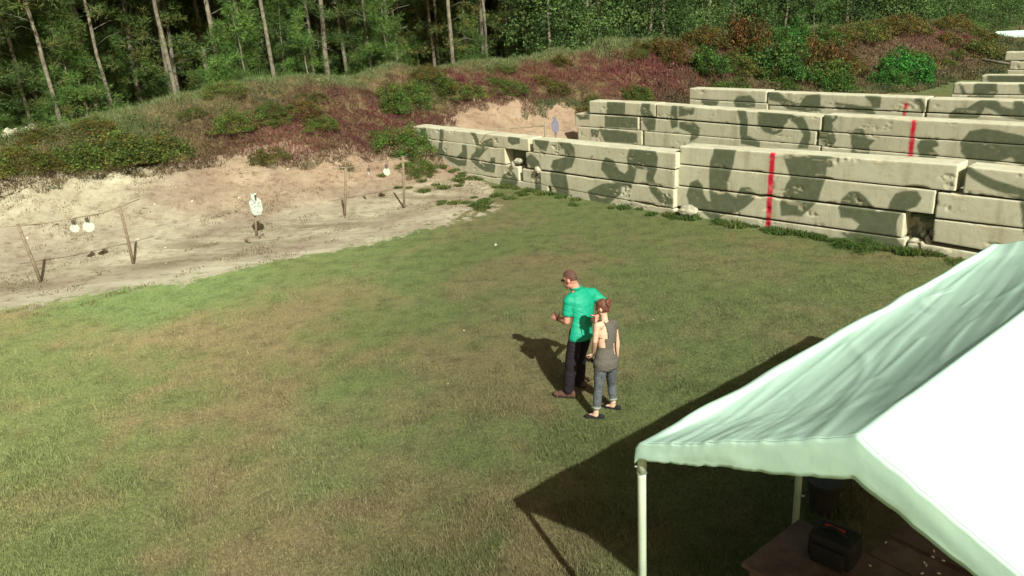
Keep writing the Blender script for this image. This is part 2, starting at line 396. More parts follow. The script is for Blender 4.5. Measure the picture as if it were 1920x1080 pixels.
def weed_col(u, v, r):
    f = fbm(u*.8, v*.8, 61, 4)[:, None]
    g1_ = np.array([.050, .080, .026]); g2_ = np.array([.130, .120, .050])
    k = np.clip((f-.38)/.24, 0, 1); c = g1_*(1-k)+g2_*k
    for pu, pv, pr, pc in PATCH:
        d = np.hypot((u-pu)*.8, (v-pv)*1.1)/pr+(fbm(u*1.5, v*1.5, 67, 3)-.5)*.9
        wgt = (np.clip(1.35-d, 0, 1)**.8*.9)[:, None]
        c = c*(1-wgt)+np.array(pc)*wgt
    k = np.clip((v+(fbm(u*.6, v, 69, 3)-.5)*2.6-27.5)/.9, 0, 1)[:, None]; c = c*(1-k)+np.array([.098, .125, .048])*k
    return c*(.95+.35*k)+.010
def weed_pos_in(u0, u1, dens_pow=1.0, thr=.0, lo=0, hi=31.5):
    def f(r, n):
        u = u0+(u1-u0)*r.random(n)**dens_pow; v = 19.5+(hi-19.5)*r.random(n)
        t = np.interp(u, [-20, 2, 4, 8, 12, 14, 17, 20, 23, 28, 40, 80], [25.8, 25.7, 25.3, 24.7, 24.1, 22.8, 25.3, 24.8, 23.7, 22.6, 20.3, 19.8])
        q = v+(fbm(u*.5, v*.7, 71, 4)-.5)*2.6+(fbm(u*2.2, v*2.2, 73, 3)-.5)*1.6
        k = (q > t+lo) & ((vn(u*2.6, v*2.6, 79) > thr) | (r.random(n) > .6))
        x, y = uv2xy(u[k], v[k]); return x, y
    return f
w1 = blades('berm_weeds', 200000, weed_pos_in(-6, 27, 1, .25), None, .17, .020, weed_col, .75, seed=5)
tag(w1, 'green, brown and dark red weeds over the near half of the earth berm', 'weeds', kind='stuff')
w2 = blades('berm_weeds', 150000, weed_pos_in(27, 76, 1.2, .2), None, .28, .035, weed_col, .75, seed=6)
tag(w2, 'rusty and green brush over the far half of the earth berm, behind the walls', 'weeds', kind='stuff')
def leafquads(P, leaf, r, cols, thin=.5):
    n = len(P); a = r.normal(size=(n, 3)); a /= np.linalg.norm(a, axis=1)[:, None]
    b = np.cross(a, r.normal(size=(n, 3))); b /= np.linalg.norm(b, axis=1)[:, None]
    s = (leaf*(.5+r.random(n)))[:, None]
    V = np.stack([P-a*s, P-b*s*thin, P+a*s, P+b*s*thin], 1).reshape(-1, 3)
    c = np.array(cols)[r.integers(0, len(cols), n)]*(.65+.7*r.random((n, 1)))
    return V, np.arange(4*n).reshape(-1, 4), np.repeat(c, 4, 0)
def matted(name, n, pos, hmax, leaf, seed, label):
    r = np.random.default_rng(seed); x, y = pos(r, n); u, v = xy2uv(x, y)
    hump = np.clip(fbm(u*1.5, v*1.5, 301, 3)-.35, 0, 1)*2.2
    z = hgt(u, v)+hmax*hump*r.random(len(x))**.6*(1-.75*np.clip((v-27.8)/1.2, 0, 1))
    V_, F_, C_ = leafquads(np.stack([x, y, z], 1), leaf, r, [(1, 1, 1)], .45)
    C_ = C_*np.repeat(weed_col(u, v, r)*(.75+.9*(fbm(u*3, v*3, 305, 2)-.3).clip(0, 1))[:, None], 4, 0)
    tag(link(name, npmesh(name, V_, F_, M['leaf'], C_)), label, 'scrub', kind='stuff')
matted('matted_scrub', 210000, weed_pos_in(-6, 27, 1, .35), .34, .032, 401, 'low matted leafy scrub, dull green to maroon, over the near berm face')
matted('matted_scrub', 130000, weed_pos_in(27, 76, 1.2, .3), .55, .060, 402, 'matted rusty and green scrub over the berm behind the walls')
def scrub_pos(r, n):     # thin dry litter on the sand face and the strip below it, and weeds at wall feet
    u = -4+18.5*r.random(n); v = 17+8.5*r.random(n)
    k = fbm(u*1.2, v*2.6, 83, 4)*(1+.02*(v-20)) > .60
    x, y = uv2xy(u[k], v[k]); return x, y
tag(blades('dry_litter', 60000, scrub_pos, None, .05, .02, lambda u, v, r: np.tile([.13, .10, .05], (len(u), 1)), .95, seed=8),
    'thin dry stalks and litter scattered on the sand in front of the berm', 'dry litter', kind='stuff')

# ------------------------------------------------------------------ bushes
def leafball(name, n, rx, rz, leaf, cols, seed, lump=.35, core=.55, up=0.5, droop=0):
    r = np.random.default_rng(seed)
    d = r.normal(size=(n, 3)); d /= np.linalg.norm(d, axis=1)[:, None]; d[:, 2] = np.abs(d[:, 2])*.95-.05
    az = np.arctan2(d[:, 1], d[:, 0])
    env = 1-lump+2*lump*fbm(az*1.3+20, d[:, 2]*2.6+seed, seed, 3)
    rad = env*(core+(1-core)*r.random(n)**.5)
    P = d*rad[:, None]*np.array([rx, rx, rz])
    # clumps
    nc = 70; cc = P[r.integers(0, n, nc)]; idx = r.integers(0, nc, n); tgt = cc[idx]
    P = np.where((r.random(n) < .75)[:, None], tgt+r.normal(size=(n, 3))*rx*.085, P)
    P[:, 2] = np.abs(P[:, 2])
    V, Fc, Co = leafquads(P, leaf, r, cols)
    tn = (.55+.95*r.random((nc, 1)))*np.array([1, 1, 1])+(r.random((nc, 1)) > .72)*np.array([.5, -.12, .0])
    Co = Co*np.repeat(np.clip(tn, .2, 2)[idx], 4, 0)
    tw = r.normal(size=(60, 3)); tw[:, 2] = np.abs(tw[:, 2])*.8; tw /= np.linalg.norm(tw, axis=1)[:, None]; tw *= np.array([rx, rx, rz])*(.75+.45*r.random((60, 1)))
    sd_ = np.cross(tw, [0, 0, 1.])*.012/np.maximum(np.linalg.norm(tw, axis=1), .1)[:, None]; TV = np.stack([sd_*.7, -sd_*.7, tw-sd_*.2, tw+sd_*.2], 1).reshape(-1, 3)
    V = np.concatenate([V, TV]); Co = np.concatenate([Co, np.tile([.14, .11, .07], (240, 1))]); Fc = np.arange(len(V)).reshape(-1, 4)
    return npmesh(name, V, Fc, M['leaf'], Co)
GR = [(.075, .115, .035), (.095, .135, .040), (.055, .090, .030)]
bush_me = [leafball('leafy_bush', 8500, 1.0, 1.0, .034, GR, 11+k, .55) for k in range(3)]
bush_fine = [leafball('leafy_bush', 9000, 1.0, 1.0, .028, GR, 31+k, .60) for k in range(2)]
WH = (1, 1, 1, 1)
def bush(px, py, zoff, wid, hei, color, label, group, fine=False, uv=None):
    u, v = uv; x, y = uv2xy(u, v)
    o = link('bush', random.choice(bush_fine if fine else bush_me), None, (x, y, H(x, y)-.1))
    o.scale = (wid/2, wid/2, hei); o.rotation_euler = (0, 0, random.random()*6.28); o.color = (*color, 1)
    tag(o, label, 'bush', group); return o
LM = [(110, 'above the left picture edge'), (230, 'above the paired round plates'), (380, 'left of the silhouette target'), (560, 'above the silhouette target'), (720, 'above the dark red weeds'), (900, 'above the upper end of the nearest wall'),
      (1100, 'above the second bay'), (1300, 'above the left end of the second wall'), (1450, 'above the left end of the third wall'), (1600, 'above the middle of the third wall'), (1750, 'above the red dashes of the third wall'), (3000, 'near the right end of the bank')]
def where(x, y, z=3):
    px = proj((x, y, z))[0]
    return next(t for lim, t in LM if px < lim)
GA = 'bushes growing on the earth berm'
# the ones that stand out, each with its own look
bush(0, 0, 0, 3.6, 1.9, (.5, 1.45, .75), 'bright green rounded bush at the berm foot behind the third wall, the greenest one', GA, uv=(47.2, 21.9))
bush(0, 0, 0, 2.4, 1.2, (.6, 1.3, .7), 'low green bush just left of the brightest green bush', GA, uv=(44.4, 21.6))
bush(0, 0, 0, 3.2, 2.4, (.95, .50, .42), 'dark reddish brown bush above the left end of the third wall, topmost on the crest', GA, uv=(37.6, 27.0))
bush(0, 0, 0, 3.6, 2.3, (.55, .95, .6), 'big dark green bush on the berm face right below the reddish crest bush', GA, uv=(37.5, 24.4))
bush(0, 0, 0, 3.2, 2.2, (1.05, .58, .48), 'rust brown bush on the berm face in the middle of the brushy bank', GA, uv=(41.5, 24.2))
bush(0, 0, 0, 2.6, 1.4, (.6, .95, .55), 'dark green bush low behind the middle of the third wall top', GA, uv=(39.5, 22.2))
bush(0, 0, 0, 2.8, 1.7, (.55, 1.1, .62), 'green bush on the bank between the two reddish brown bushes', GA, uv=(41.8, 26.6))
bush(0, 0, 0, 2.2, 1.5, (.9, .5, .42), 'dark reddish bush on the berm crest above the second wall', GA, uv=(31.3, 26.9))
bush(0, 0, 0, 2.4, 1.3, (.62, .95, .55), 'dark green bush on the berm face beside the dark reddish crest bush', GA, uv=(32.6, 25.3))
bush(0, 0, 0, 2.2, 1.1, (.7, .85, .5), 'olive bush at the left end of the third wall', GA, uv=(32.4, 23.6))
bush(0, 0, 0, 1.1, .5, (.9, .95, .65), 'small dark bush on the pink bank behind the gap between first and second wall', GA, uv=(23.6, 24.6), fine=True)
bush(0, 0, 0, 2.0, .95, (.95, 1.25, .75), 'leafy green bush left of the upper end of the nearest wall', GA, uv=(13.3, 23.7), fine=True)
bush(0, 0, 0, 1.5, .6, (.85, .95, .55), 'low weedy bush at the foot of the far end of the nearest wall', GA, uv=(13.0, 22.3), fine=True)
bush(0, 0, 0, 1.9, 1.0, (.75, 1.05, .6), 'olive green bush on the crest above the far end of the nearest wall', GA, uv=(15.0, 26.2), fine=True)
bush(0, 0, 0, 3.0, .95, (1.05, 1.1, .75), 'wide dense bush on the berm above the paired round plates', GA, uv=(4.6, 26.0), fine=True)
bush(0, 0, 0, 2.4, .8, (.95, .95, .65), 'dark leafy bush hanging over the sand left of the silhouette target', GA, uv=(5.4, 25.7), fine=True)
bush(0, 0, 0, 1.8, .75, (1.1, 1.15, .75), 'green bush on the berm directly above the white silhouette target', GA, uv=(8.4, 26.3), fine=True)
bush(0, 0, 0, 1.3, .45, (.95, .8, .5), 'small brownish green bush on the bare sand face right of the silhouette', GA, uv=(8.6, 24.4), fine=True)
bush(0, 0, 0, 2.0, .7, (.95, .85, .5), 'brown and green bush at the left picture edge on the lower berm', GA, uv=(2.1, 26.1), fine=True)
more = []
rb = random.Random(5)
for k in range(46):
    u = 22+rb.random()*46; v = 22.6+rb.random()*5.6
    x, y = uv2xy(u, v); px, py = proj((x, y, H(x, y)))
    if px > 1850: continue
    hue = rb.random(); colr = (.7, 1.0, .6) if hue < .5 else ((1.0, .65, .5) if hue < .75 else (1.0, .95, .6))
    if u > 48: colr = (1.3, .85, .72) if hue < .6 else (1.1, 1.0, .75)
    s = .8+rb.random()*1.1
    if u < 33: s *= .5; colr = (1.1, .75, .6) if hue < .5 else (.9, .95, .65)
    b_o = bush(0, 0, 0, s*1.7, s*.75, colr, 'tangled scrub bush on the bank, '+('rusty, ' if colr[0] > 1.2 else 'green, ' if colr[0] < .8 else 'olive, ')+where(x, y), 'scrub bushes in the brush behind the walls', uv=(u, v))

rb = random.Random(21)
for k in range(30):
    u = -1+rb.random()*24; v = np.interp(u, [-2, 4, 12, 14, 17, 24], [26.2, 25.8, 25.0, 24.4, 25.6, 25.0])+rb.random()*3.0
    x, y = uv2xy(u, v); px = proj((x, y, 2))[0]; hue = rb.random(); colr = (.85, .95, .65) if hue < .45 else ((1.15, .75, .6) if hue < .7 else (1.15, 1.2, .8))
    s = .5+rb.random()*.6
    bush(0, 0, 0, s*1.9, s*.55, colr, 'low weed clump on the berm, '+('brownish, ' if .45 <= hue < .7 else 'dark, ' if hue < .45 else 'fresh, ')+where(x, y, 2), 'weed clumps on the near berm', fine=True, uv=(u, v))
# weeds and small plants at wall feet
def tuft_mesh(seed, n=220, h=.22, spread=.2, w=.02, cols=GR):
    r = np.random.default_rng(seed)
    a = r.random(n)*6.283; rr = spread*np.sqrt(r.random(n)); x = np.cos(a)*rr; y = np.sin(a)*rr
    L = h*(.4+.8*r.random(n)); b = r.random(n)*6.283; t = .8*r.random(n); q = r.random(n)*6.283
    P = np.zeros((n, 3, 3)); P[:, 0] = np.stack([x-np.cos(q)*w, y-np.sin(q)*w, x*0-.02], 1); P[:, 1] = np.stack([x+np.cos(q)*w, y+np.sin(q)*w, x*0-.02], 1)
    P[:, 2] = np.stack([x+np.cos(b)*t*L, y+np.sin(b)*t*L, L], 1)
    c = np.array(cols)[r.integers(0, len(cols), n)]*(.6+.8*r.random((n, 1)))
    return npmesh('weed_tuft', P.reshape(-1, 3), np.arange(3*n).reshape(-1, 3), M['leaf'], np.repeat(c, 3, 0))
tufts = [tuft_mesh(90+k) for k in range(4)]

# ------------------------------------------------------------------ pines
def trunk_mb(h, r0_, r1_, seed, stubs=14, zmax=9):
    r = random.Random(seed); mb = MB(); pts = []; rad = []
    ox, oy = 0, 0
    for k in range(15):
        t = k/14; ox += (r.random()-.5)*.10; oy += (r.random()-.5)*.10
        pts.append((ox, oy, t*h)); rad.append((r0_*(1-t)+r1_*t)*(1.25 if k == 0 else 1))
    mb.loft(pts, rad, n=9)
    for k in range(stubs):
        z = 1.2+r.random()*zmax; t = z/h; i = min(13, int(t*14)); f = t*14-i
        p = Vector(pts[i]).lerp(Vector(pts[i+1]), f); a = r.random()*6.28; L = .4+r.random()*1.1
        q = p+Vector((math.cos(a)*L*.6, math.sin(a)*L*.6, .25*L)); q2 = q+Vector((math.cos(a+.4)*L*.4, math.sin(a+.4)*L*.4, (r.random()-.6)*L*.4))
        mb.loft([p, q, q2], [.018, .012, .005], n=4)
    return mb, pts
def needles(centers, rad, per, L, wd, r, cols):
    n = len(centers)*per; P = np.repeat(centers, per, 0)
    d = r.normal(size=(n, 3)); d /= np.linalg.norm(d, axis=1)[:, None]; d[:, 2] = d[:, 2]*.8+.12
    P = P+d*(rad*r.random(n)**.6)[:, None]
    q = np.cross(d, r.normal(size=(n, 3))); q /= np.linalg.norm(q, axis=1)[:, None]
    LL = (L*(.6+.8*r.random(n)))[:, None]
    V = np.stack([P-q*wd, P+q*wd, P+d*LL], 1)
    cl = np.array(cols)[r.integers(0, len(cols), len(centers))]; c = np.repeat(cl, per, 0)*(.6+.8*r.random((n, 1)))
    return V.reshape(-1, 3), np.repeat(c, 3, 0)
PN = [(.060, .110, .030), (.085, .135, .038), (.045, .085, .028), (.11, .13, .045)]
def pine_proto(h, r0_, low_n, hi_n, seed, low_from=2.2, stubs=9, per=42):
    r = np.random.default_rng(seed)
    root = empty('pine_tree'); mb, pts = trunk_mb(h, r0_, .05, seed, stubs)
    mb.build('trunk', M['bark'], root, True)
    V = []; Cc = []
    def clumps(n, z0, z1, rmax, per, L, wd, rad):
        c = []
        nb = max(1, n//6)
        for b in range(nb):       # a bough carries a handful of clumps
            z = z0+(z1-z0)*r.random(); a = r.random()*6.283; R_ = rmax*(.45+.55*r.random())
            for k in range(6):
                f = (.35+.65*r.random())*R_; aa = a+r.normal()*.22
                c.append((math.cos(aa)*f, math.sin(aa)*f, z+f*.15+r.normal()*.18))
        v, q = needles(np.array(c), rad, per, L, wd, r, PN); V.append(v); Cc.append(q)
    if low_n: clumps(low_n, low_from, 7.8, 2.3, per, .20, .011, .20)
    clumps(hi_n, 7.8, h+.3, 2.8, 22, .42, .035, .40)
    me = npmesh('crown', np.concatenate(V), np.arange(sum(map(len, V))).reshape(-1, 3), M['leaf'], np.concatenate(Cc))
    link('crown', me, root)
    return root
protos = [pine_proto(15, .17, 0, 220, 1), pine_proto(14, .15, 36, 220, 2, 4.0), pine_proto(13, .12, 110, 180, 3, 2.0), pine_proto(12, .09, 150, 150, 4, 1.2, per=46), pine_proto(14, .13, 70, 200, 5, 3.0)]
# young dense pines without a tall stem
def young_pine(h, seed):
    r = np.random.default_rng(seed); root = empty('young_pine'); mb, pts = trunk_mb(h, .07, .015, seed, 4, h-1.5); mb.build('trunk', M['bark'], root, True)
    c = []
    for b in range(46):
        z = .5+(h-.3)*r.random()**.9; a = r.random()*6.283; R_ = (1-z/(h+.6))*1.9+.35
        for k in range(4):
            f = (.25+.75*r.random())*R_; c.append((math.cos(a+r.normal()*.2)*f, math.sin(a+r.normal()*.2)*f, z+f*.25+r.normal()*.12))
    v, q = needles(np.array(c), .20, 52, .20, .011, r, [(.070, .130, .035), (.095, .155, .042), (.055, .10, .032)])
    link('crown', npmesh('crown', v, np.arange(len(v)).reshape(-1, 3), M['leaf'], q), root); return root
young = [young_pine(5.2, 21), young_pine(6.5, 22), young_pine(4.2, 23)]
def broad(h, seed, R_=2.6, n=13000, leaf=.075):
    r = np.random.default_rng(seed); root = empty('broadleaf_tree'); mb, pts = trunk_mb(h, .13, .03, seed, 8, h-2); mb.build('trunk', M['bark'], root, True)
    nc = 150; cz = .8+(h-.6)*r.random(nc)**.8; ca = r.random(nc)*6.283; cr = R_*np.sqrt(r.random(nc))*np.clip(1.15-(cz/h)**3*.7, .2, 1)
    cc = np.stack([np.cos(ca)*cr, np.sin(ca)*cr, cz], 1); idx = r.integers(0, nc, n)
    P = cc[idx]+r.normal(size=(n, 3))*np.array([.34, .34, .22])
    cl = np.array([(.085, .135, .040), (.065, .11, .034), (.11, .15, .05), (.05, .085, .03)])[r.integers(0, 4, nc)]
    V, Fc, Co = leafquads(P, leaf, r, [(1, 1, 1)]); Co = Co*np.repeat(cl[idx], 4, 0)
    link('crown', npmesh('crown', V, Fc, M['leaf'], Co), root); return root
broads = [broad(7.5, 41), broad(9.5, 42, 3.0), broad(5.5, 43, 2.3), broad(11, 44, 3.2, 15000)]
used = set()
def plant(proto, x, y, s, color, label, cat, group, tilt=.02):
    if proto in used: o = copy_tree(proto)
    else: o = proto; used.add(proto)
    z = H(x, y); o.location = (x, y, z-.1); o.scale = (s, s, s); o.rotation_euler = (random.gauss(0, tilt), random.gauss(0, tilt), random.random()*6.28)
    for ch in o.children: ch.color = (*color, 1) if ch.name.startswith('crown') else (1, 1, 1, 1)
    tag(o, label, cat, group); return o
# trunks placed one by one: photo x, y of a point on the trunk, trunk width in photo pixels
TR = [(20, 150, 6), (60, 150, 8), (92, 90, 9), (112, 150, 6), (155, 90, 12), (256, 90, 6), (300, 90, 14), (341, 100, 5), (490, 80, 10), (548, 60, 8), (575, 60, 6), (592, 70, 9),
      (628, 80, 6), (676, 90, 4), (702, 90, 4), (729, 80, 7), (771, 60, 5), (800, 60, 8), (849, 70, 5), (889, 50, 5), (906, 60, 4), (960, 50, 6), (1010, 50, 4), (1040, 40, 4), (1085, 40, 4)]
order = ['one', 'two']
pine_lab = {0: 'slim pine trunk at the far left edge of the wood', 4: 'straight pine with a thick pale trunk, left of the thickest one', 6: 'pine with the thickest pale trunk, rising above the round plates',
            8: 'pine with pale trunk standing above the white silhouette target', 11: 'pine with bright straight trunk, rightmost of the close trio', 9: 'pine leftmost of the close trio of straight trunks', 10: 'thin pine in the middle of the close trio of straight trunks',
            2: 'tall pine leaning left behind the white rocks', 17: 'pine with dark straight trunk above the dark red weeds', 21: 'lone bright thin pine trunk in front of dark wood, rightmost of the bare trunks',
            15: 'pine with forked dead branches right of the close trio'}
for k, (px, py, wpx) in enumerate(TR):
    dist = min(62, max(41, .30*F_PX/wpx+4)); d = ray(px, py); t = dist/math.hypot(d.x, d.y); P = CAM+d*t
    u, v = xy2uv(P.x, P.y)
    if v < 33.5: t *= 33.5/v; P = CAM+d*t; dist = t
    s = max(.65, min(1.05, .88*wpx*dist/F_PX/.30))
    pr = protos[0] if wpx >= 8 else random.choice([protos[1], protos[4], protos[0]])
    plant(pr, P.x, P.y, s, (.9, .95, .9), pine_lab.get(k, 'thin straight bare-trunked pine at the wood edge, '+where(P.x, P.y)), 'pine tree', 'pine trees with bare trunks at the wood edge' if k not in pine_lab else 'pine trees at the wood edge', .012)
rt = random.Random(11); cnt = 0; tries = 0; placed = []
while cnt < 175 and tries < 9000:      # the wood behind, left half
    tries += 1; u = -14+rt.random()*62; v = 35+rt.random()**1.2*32; x, y = uv2xy(u, v); px, py = proj((x, y, 4))
    if not (-120 < px < 1150) or any((x-a)**2+(y-b)**2 < 3.2 for a, b in placed): continue
    placed.append((x, y)); cnt += 1
    q = rt.random(); pr = protos[2] if q < .3 else protos[3] if q < .6 else protos[4] if q < .85 else protos[1]
    f = .9+.5*rt.random()
    plant(pr, x, y, .8+.4*rt.random(), (f*rt.uniform(.85, 1.3), f, f*.9), 'slender pine deeper in the dark wood, '+where(x, y), 'pine tree', 'pine trees deeper in the wood')
cnt = tries = 0
while cnt < 40 and tries < 4000:      # young pines along the back foot of the berm
    tries += 1; u = -10+rt.random()*44; v = 33.6+rt.random()*9; x, y = uv2xy(u, v); px, py = proj((x, y, 4))
    if not (-100 < px < 1150): continue
    cnt += 1; f = .8+.65*rt.random()
    plant(rt.choice(young), x, y, .75+.45*rt.random(), (f*1.0, f*1.05, f*.85), 'bushy young pine between trunks behind the berm, '+where(x, y), 'young pine', 'young pines behind the berm')
cnt = tries = 0
while cnt < 110 and tries < 4000:      # mixed green wood on the right
    tries += 1; u = 22+rt.random()*95; v = 32.4+rt.random()**1.4*36; x, y = uv2xy(u, v); px, py = proj((x, y, 3))
    if not (1020 < px < 1838) or any((x-a)**2+(y-b)**2 < 4 for a, b in placed): continue
    placed.append((x, y)); cnt += 1; f = .78+.5*rt.random()
    if rt.random() < .72: plant(rt.choice(broads), x, y, .8+.4*rt.random(), (f*.92, f*1.05, f*.95), 'leafy green tree in the sunlit wood, '+where(x, y), 'tree', 'leafy trees behind the berm')
    else: plant(rt.choice(young+[protos[3]]), x, y, 1+.5*rt.random(), (f, f*1.1, f), 'green pine mixed in the sunlit leafy wood, '+where(x, y), 'pine tree', 'pines in the sunlit wood')
# trees and shrubs beyond the range at the far right
for px, py, s, lab in ((1845, 72, 1.5, 'tall dark tree where the wood ends left of the pale gap'), (1868, 70, .62, 'dark rounded shrub left of the white canopy roof'), (1890, 66, .72, 'dark shrub right behind the white canopy roof'),
                       (1912, 58, .9, 'green tree beyond the grass strip at the right picture edge'), (1935, 60, .9, 'tree beyond the right picture edge'), (1880, 52, .8, 'far green tree below the pale gap'), (1860, 50, 1.5, 'far tall tree left of the pale gap in the wood')):
    P = gp(px, py); plant(broads[0 if s < .8 else 1], P.x, P.y, s, (1.1, 1.25, 1.15), lab, 'tree', None)
for k in range(9):
    P = gp(1822+k*14, 46, 0); plant(broads[3], P.x, P.y, .8 if k in (5, 6) else 1.7+.5*rt.random(), (1.2, 1.35, 1.3), 'hazy green tree in the most distant tree line at the upper right', 'tree', 'trees in the distant tree line')
# far-off wood seen only as a dark mass between the trunks
r = np.random.default_rng(77); n = 60000
uu = -40+r.random(n)*110; vv_ = 70+r.random(n)*10; zz = r.random(n)*15; xx, yy = uv2xy(uu, vv_)
V, Fc, Co = leafquads(np.stack([xx, yy, zz], 1), .42, r, [(.05, .08, .028), (.065, .095, .03)])
fwd = link('distant_wood', npmesh('distant_wood', V, Fc, M['leaf'], Co)); tag(fwd, 'dark mass of distant wood seen between the pine trunks', 'wood', kind='stuff')
# undergrowth strip along the back of the crest
def under_pos(r, n):
    u = -8+84*r.random(n); v = 30.5+3.2*r.random(n); k = vn(u*.8, v*.8, 5) > .35; return uv2xy(u[k], v[k])
tag(blades('undergrowth', 60000, under_pos, None, .55, .035, lambda u, v, r: np.tile([.085, .13, .04], (len(u), 1)), .8, seed=9), 'grassy undergrowth on the back slope between berm and wood', 'undergrowth', kind='stuff')
# palmettos at the crest
def palmetto(seed):
    r = random.Random(seed); V = []; Fc = []; Cc = []
    for f in range(16):
        a = r.random()*6.28; el = .35+r.random()*.9; L = .5+r.random()*.4; D = Vector((math.cos(a)*math.cos(el), math.sin(a)*math.cos(el), math.sin(el))); S = D.cross(Vector((0, 0, 1))).normalized(); T = S.cross(D)
        hub = D*L
        for k in range(15):
            t = (k/14-.5)*2.6; dd = (D*math.cos(t)+S*math.sin(t)).normalized(); q = dd.cross(T).normalized()*.018; n0 = len(V)
            V += [tuple(hub-q), tuple(hub+q), tuple(hub+dd*.5-T*.06)]; Fc.append((n0, n0+1, n0+2)); Cc += [(.10, .15, .05)]*3
        n0 = len(V); q = S*.012; V += [tuple(-q), tuple(q), tuple(hub)]; Fc.append((n0, n0+1, n0+2)); Cc += [(.1, .11, .05)]*3
    return npmesh('palmetto', V, Fc, M['leaf'], np.array(Cc))
pm = [palmetto(1), palmetto(2)]
for (u, v, s, lab) in ((9.6, 31.3, 1.7, 'spiky fan palmetto below the young pines, largest of the crest palmettos'), (10.9, 31.0, 1.5, 'fan palmetto right of the largest palmetto on the crest'), (13.2, 31.4, 1.5, 'fan palmetto at the foot of the close trio of pines'), (7.4, 31.6, 1.1, 'small fan palmetto by the thickest pine trunk'), (1.9, 31.6, 1.3, 'palmetto clump at the left end of the crest')):
    x, y = uv2xy(u, v); o = link('palmetto', random.choice(pm), None, (x, y, H(x, y))); o.scale = (s,)*3; o.rotation_euler = (0, 0, random.random()*6); o.color = (1, 1.1, 1, 1); tag(o, lab, 'palmetto', 'palmettos along the berm crest')

# ------------------------------------------------------------------ concrete block walls
WD = Vector((-.652, .758, 0))          # running away from the camera, towards the berm
def crop(pts, ox, oy, s): return [(ox+x/s, oy+y/s) for x, y in pts]
class Plane:
    def __init__(s, P, d):
        s.P = Vector((P[0], P[1], 0)); s.d = Vector((d[0], d[1], 0)).normalized(); s.n = Vector((s.d.y, -s.d.x, 0))  # n points away from the bay in front
        if s.n.dot(s.P) < 0: s.n = -s.n
    def hit(s, x, y):     # photo pixel -> (distance along wall, height)
        q = ray(x, y); t = (s.P-CAM).dot(s.n)/q.dot(s.n); h = CAM+q*t
        return ((h-s.P).dot(s.d), h.z)
    def w(s, a, z, t=0): return s.P+s.d*a+s.n*t+Vector((0, 0, z))
def pip(px, py, poly):    # signed distance to polygon (positive inside)
    n = len(poly); ins = np.zeros(len(px), bool); dm = np.full(len(px), 1e9)
    for i in range(n):
        x1, y1 = poly[i]; x2, y2 = poly[(i+1) % n]
        c = ((y1 > py) != (y2 > py)) & (px < (x2-x1)*(py-y1)/((y2-y1) if y2 != y1 else 1e-9)+x1); ins ^= c
        L2 = (x2-x1)**2+(y2-y1)**2+1e-12; t = np.clip(((px-x1)*(x2-x1)+(py-y1)*(y2-y1))/L2, 0, 1)
        dm = np.minimum(dm, np.hypot(px-x1-t*(x2-x1), py-y1-t*(y2-y1)))
    return np.where(ins, dm, -dm)
